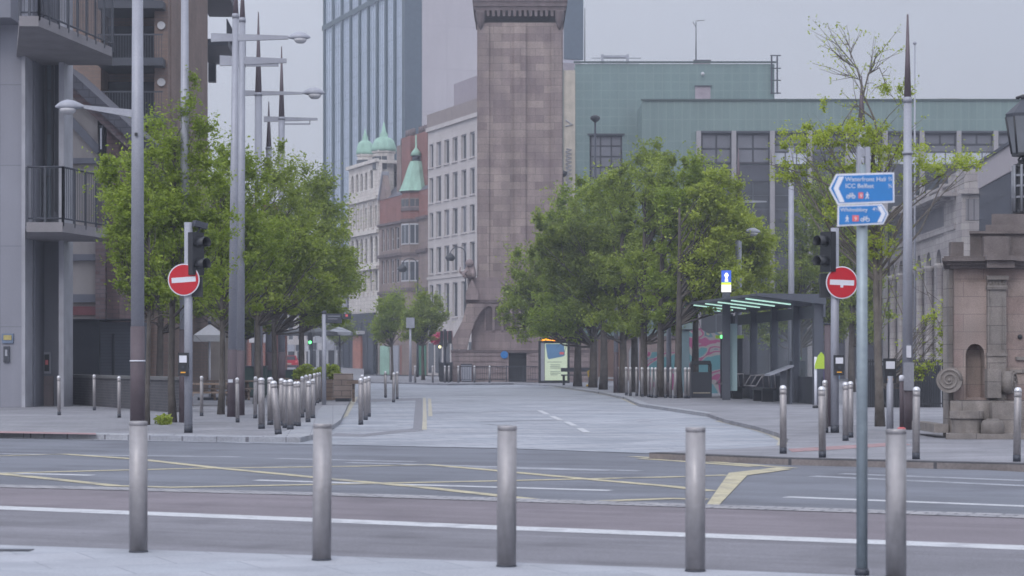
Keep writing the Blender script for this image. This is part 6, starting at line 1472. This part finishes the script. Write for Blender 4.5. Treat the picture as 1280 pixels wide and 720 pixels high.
tree('small_tree','right one of the two small round trees, beside the pink flowers',529,475.5,[(527,398,27,32),(545,395,14,26),(515,415,16,14)],M_leafB,22,.14,6500,.17,group=gm,clump=.75,density=.6)
tree('small_tree','dark small tree behind the fingerpost and grey parasol',425,470,[(428,415,20,14),(415,408,16,12)],M_leafD,23,.14,2500,.2,group=gm,clump=.9,density=.35)
gr='dense row of street trees right of the clock tower'
RT=[(722,483,[(665,380,46,55),(700,340,48,60),(650,330,26,34),(690,402,46,20)],M_leafB,31,'leftmost tree of the dense right row, its crown hanging over the clock tower base'),
    (741,484.5,[(710,300,50,55),(735,380,50,48),(700,380,50,46),(762,260,32,50)],M_leafA,32,'second tree of the dense right row beside the yellow cycle stand'),
    (754,487,[(745,270,46,50),(770,340,50,60),(735,230,16,24)],M_leafA,33,'third tree of the dense right row above the salmon hoarding'),
    (779,491,[(790,250,44,55),(800,330,52,60),(810,200,26,20),(770,395,46,25)],M_leafB,34,'fourth tree of the dense right row, among the tallest tops'),
    (806,495,[(840,240,50,55),(830,330,55,60),(850,200,22,20),(815,400,50,22)],M_leafB,35,'fifth tree of the dense right row behind the slender grey pole'),
    (827,496.5,[(862,280,52,65),(850,360,52,48),(878,225,26,28)],M_leafA,36,'sixth tree of the dense right row with darker inner foliage'),
    (848,497.5,[(893,270,42,60),(890,350,44,50),(905,232,24,24)],M_leafC,37,'seventh tree of the dense right row, bright green over the stop pylon'),
    (868,494.5,[(925,310,40,48),(915,348,48,22),(948,325,20,30)],M_leafC,38,'rightmost tree of the dense right row beside the shelter roof'),
    (792,490,[(690,300,36,42),(740,330,60,70)],M_leafD,39,'tree standing behind the front trunks of the right row')]
for px,yb,cr,ml_,sd,lab in RT:
    dd=D(yb); tree('street_tree',lab,px,yb,cr,ml_,sd,.17*dd/90,14000,.0015*dd,group=gr,clump=.0062*dd,density=1.0,m_bark=M_bark)
tree('street_tree','tree with long bare upper branches between the shelter and the brown spired mast',1100,533,
    [(1010,175,42,22),(1060,170,48,20),(1000,215,36,18),(1120,190,40,16),(1185,205,48,15),(1060,215,50,18),(1100,112,36,6),(1035,128,14,8),(1150,120,20,4),(1050,260,40,24),(1095,300,30,30),(1150,225,30,10)],M_leafC,41,.10,6200,.062,clump=.27,density=1.1,m_bark=M_bark_lt,lean=(-.1,.3),
    bare=[(.055,[(1100,420,0),(1102,300,2),(1100,200,5),(1095,150,6),(1080,118,4),(1072,85,3),(1055,65,2),(1043,50,1)]),(.035,[(1080,118,4),(1086,92,5),(1094,80,6),(1096,66,5)]),(.03,[(1086,92,5),(1100,84,4),(1106,100,3),(1110,118,3)]),
          (.04,[(1095,150,6),(1070,130,2),(1056,150,0),(1040,185,0)]),(.02,[(1072,85,3),(1062,80,3),(1052,74,2)]),(.02,[(1064,72,2),(1064,60,2),(1058,54,1)]),(.018,[(1076,100,3),(1066,95,2),(1052,92,2)]),(.05,[(1098,230,0),(1120,190,1),(1132,160,2),(1140,130,2)]),(.045,[(1100,260,0),(1000,215,2),(960,205,2)]),(.04,[(1101,330,0),(1140,240,2),(1190,212,3),(1225,205,3)])])
tree('background_tree','deep green tree mass behind the bus shelter glass and right signal post',1000,486,[(1000,330,46,80),(960,380,40,50),(1050,390,40,50),(1070,330,30,70)],M_leafD,42,.2,13000,.15,clump=.85,density=.95)
tree('background_tree','mid green tree behind the blue cycle signs',1065,490,[(1060,300,34,50),(1030,250,36,30),(1085,380,30,50)],M_leafB,43,.17,7000,.13,clump=.7,density=.7)
tree('hanging_branch_tree','slender tree with sparse drooping leafy twigs in front of the stone arcade',1098,525,[(1168,400,18,26,.5),(1150,462,22,18,.5),(1176,435,12,26,.5)],M_leafC,44,.05,260,.085,clump=.2,density=.3,m_bark=M_bark_lt,
    bare=[(.025,[(1099,420,0),(1120,330,1),(1150,340,1),(1172,400,1),(1182,430,1)]),(.02,[(1110,350,1),(1140,420,1),(1160,470,1)])])
# ------------------------------------------------------------------ haze
def haze():
    m=bpy.data.materials.new('haze_air'); m.use_nodes=True; nt=m.node_tree
    for n in list(nt.nodes):
        if n.type=='BSDF_PRINCIPLED': nt.nodes.remove(n)
    v=nd(nt,'ShaderNodeVolumePrincipled'); v.inputs['Color'].default_value=(.80,.85,1,1); v.inputs['Density'].default_value=HAZE
    v.inputs['Anisotropy'].default_value=.2
    nt.links.new(v.outputs[0],nt.nodes['Material Output'].inputs['Volume'])
    o=MB().box(-262,262,-32,622,-1.2,106).build('haze',m,None,kind='stuff'); return o
HAZE=.0009
haze()
# ------------------------------------------------------------------ camera and render
cam=bpy.data.cameras.new('camera'); co=bpy.data.objects.new('camera',cam); COL.objects.link(co); sc.camera=co
co.location=(0,0,H); co.rotation_euler=(R(90),0,0); cam.sensor_width=36; cam.lens=72; cam.clip_end=2000; cam.clip_start=.1
cam.shift_y=(HY-360)/1280
cam.dof.use_dof=True; cam.dof.focus_distance=60; cam.dof.aperture_fstop=5.0
sc.view_settings.view_transform='Standard'; sc.view_settings.look='None'; sc.view_settings.exposure=EXPO; sc.view_settings.gamma=1
sc.render.film_transparent=False
cy=sc.cycles; cy.use_denoising=True; cy.max_bounces=8; cy.diffuse_bounces=4; cy.glossy_bounces=3; cy.transmission_bounces=4; cy.transparent_max_bounces=12; cy.volume_bounces=0
cy.filter_width=1.6; cy.use_adaptive_sampling=True; cy.adaptive_threshold=.02
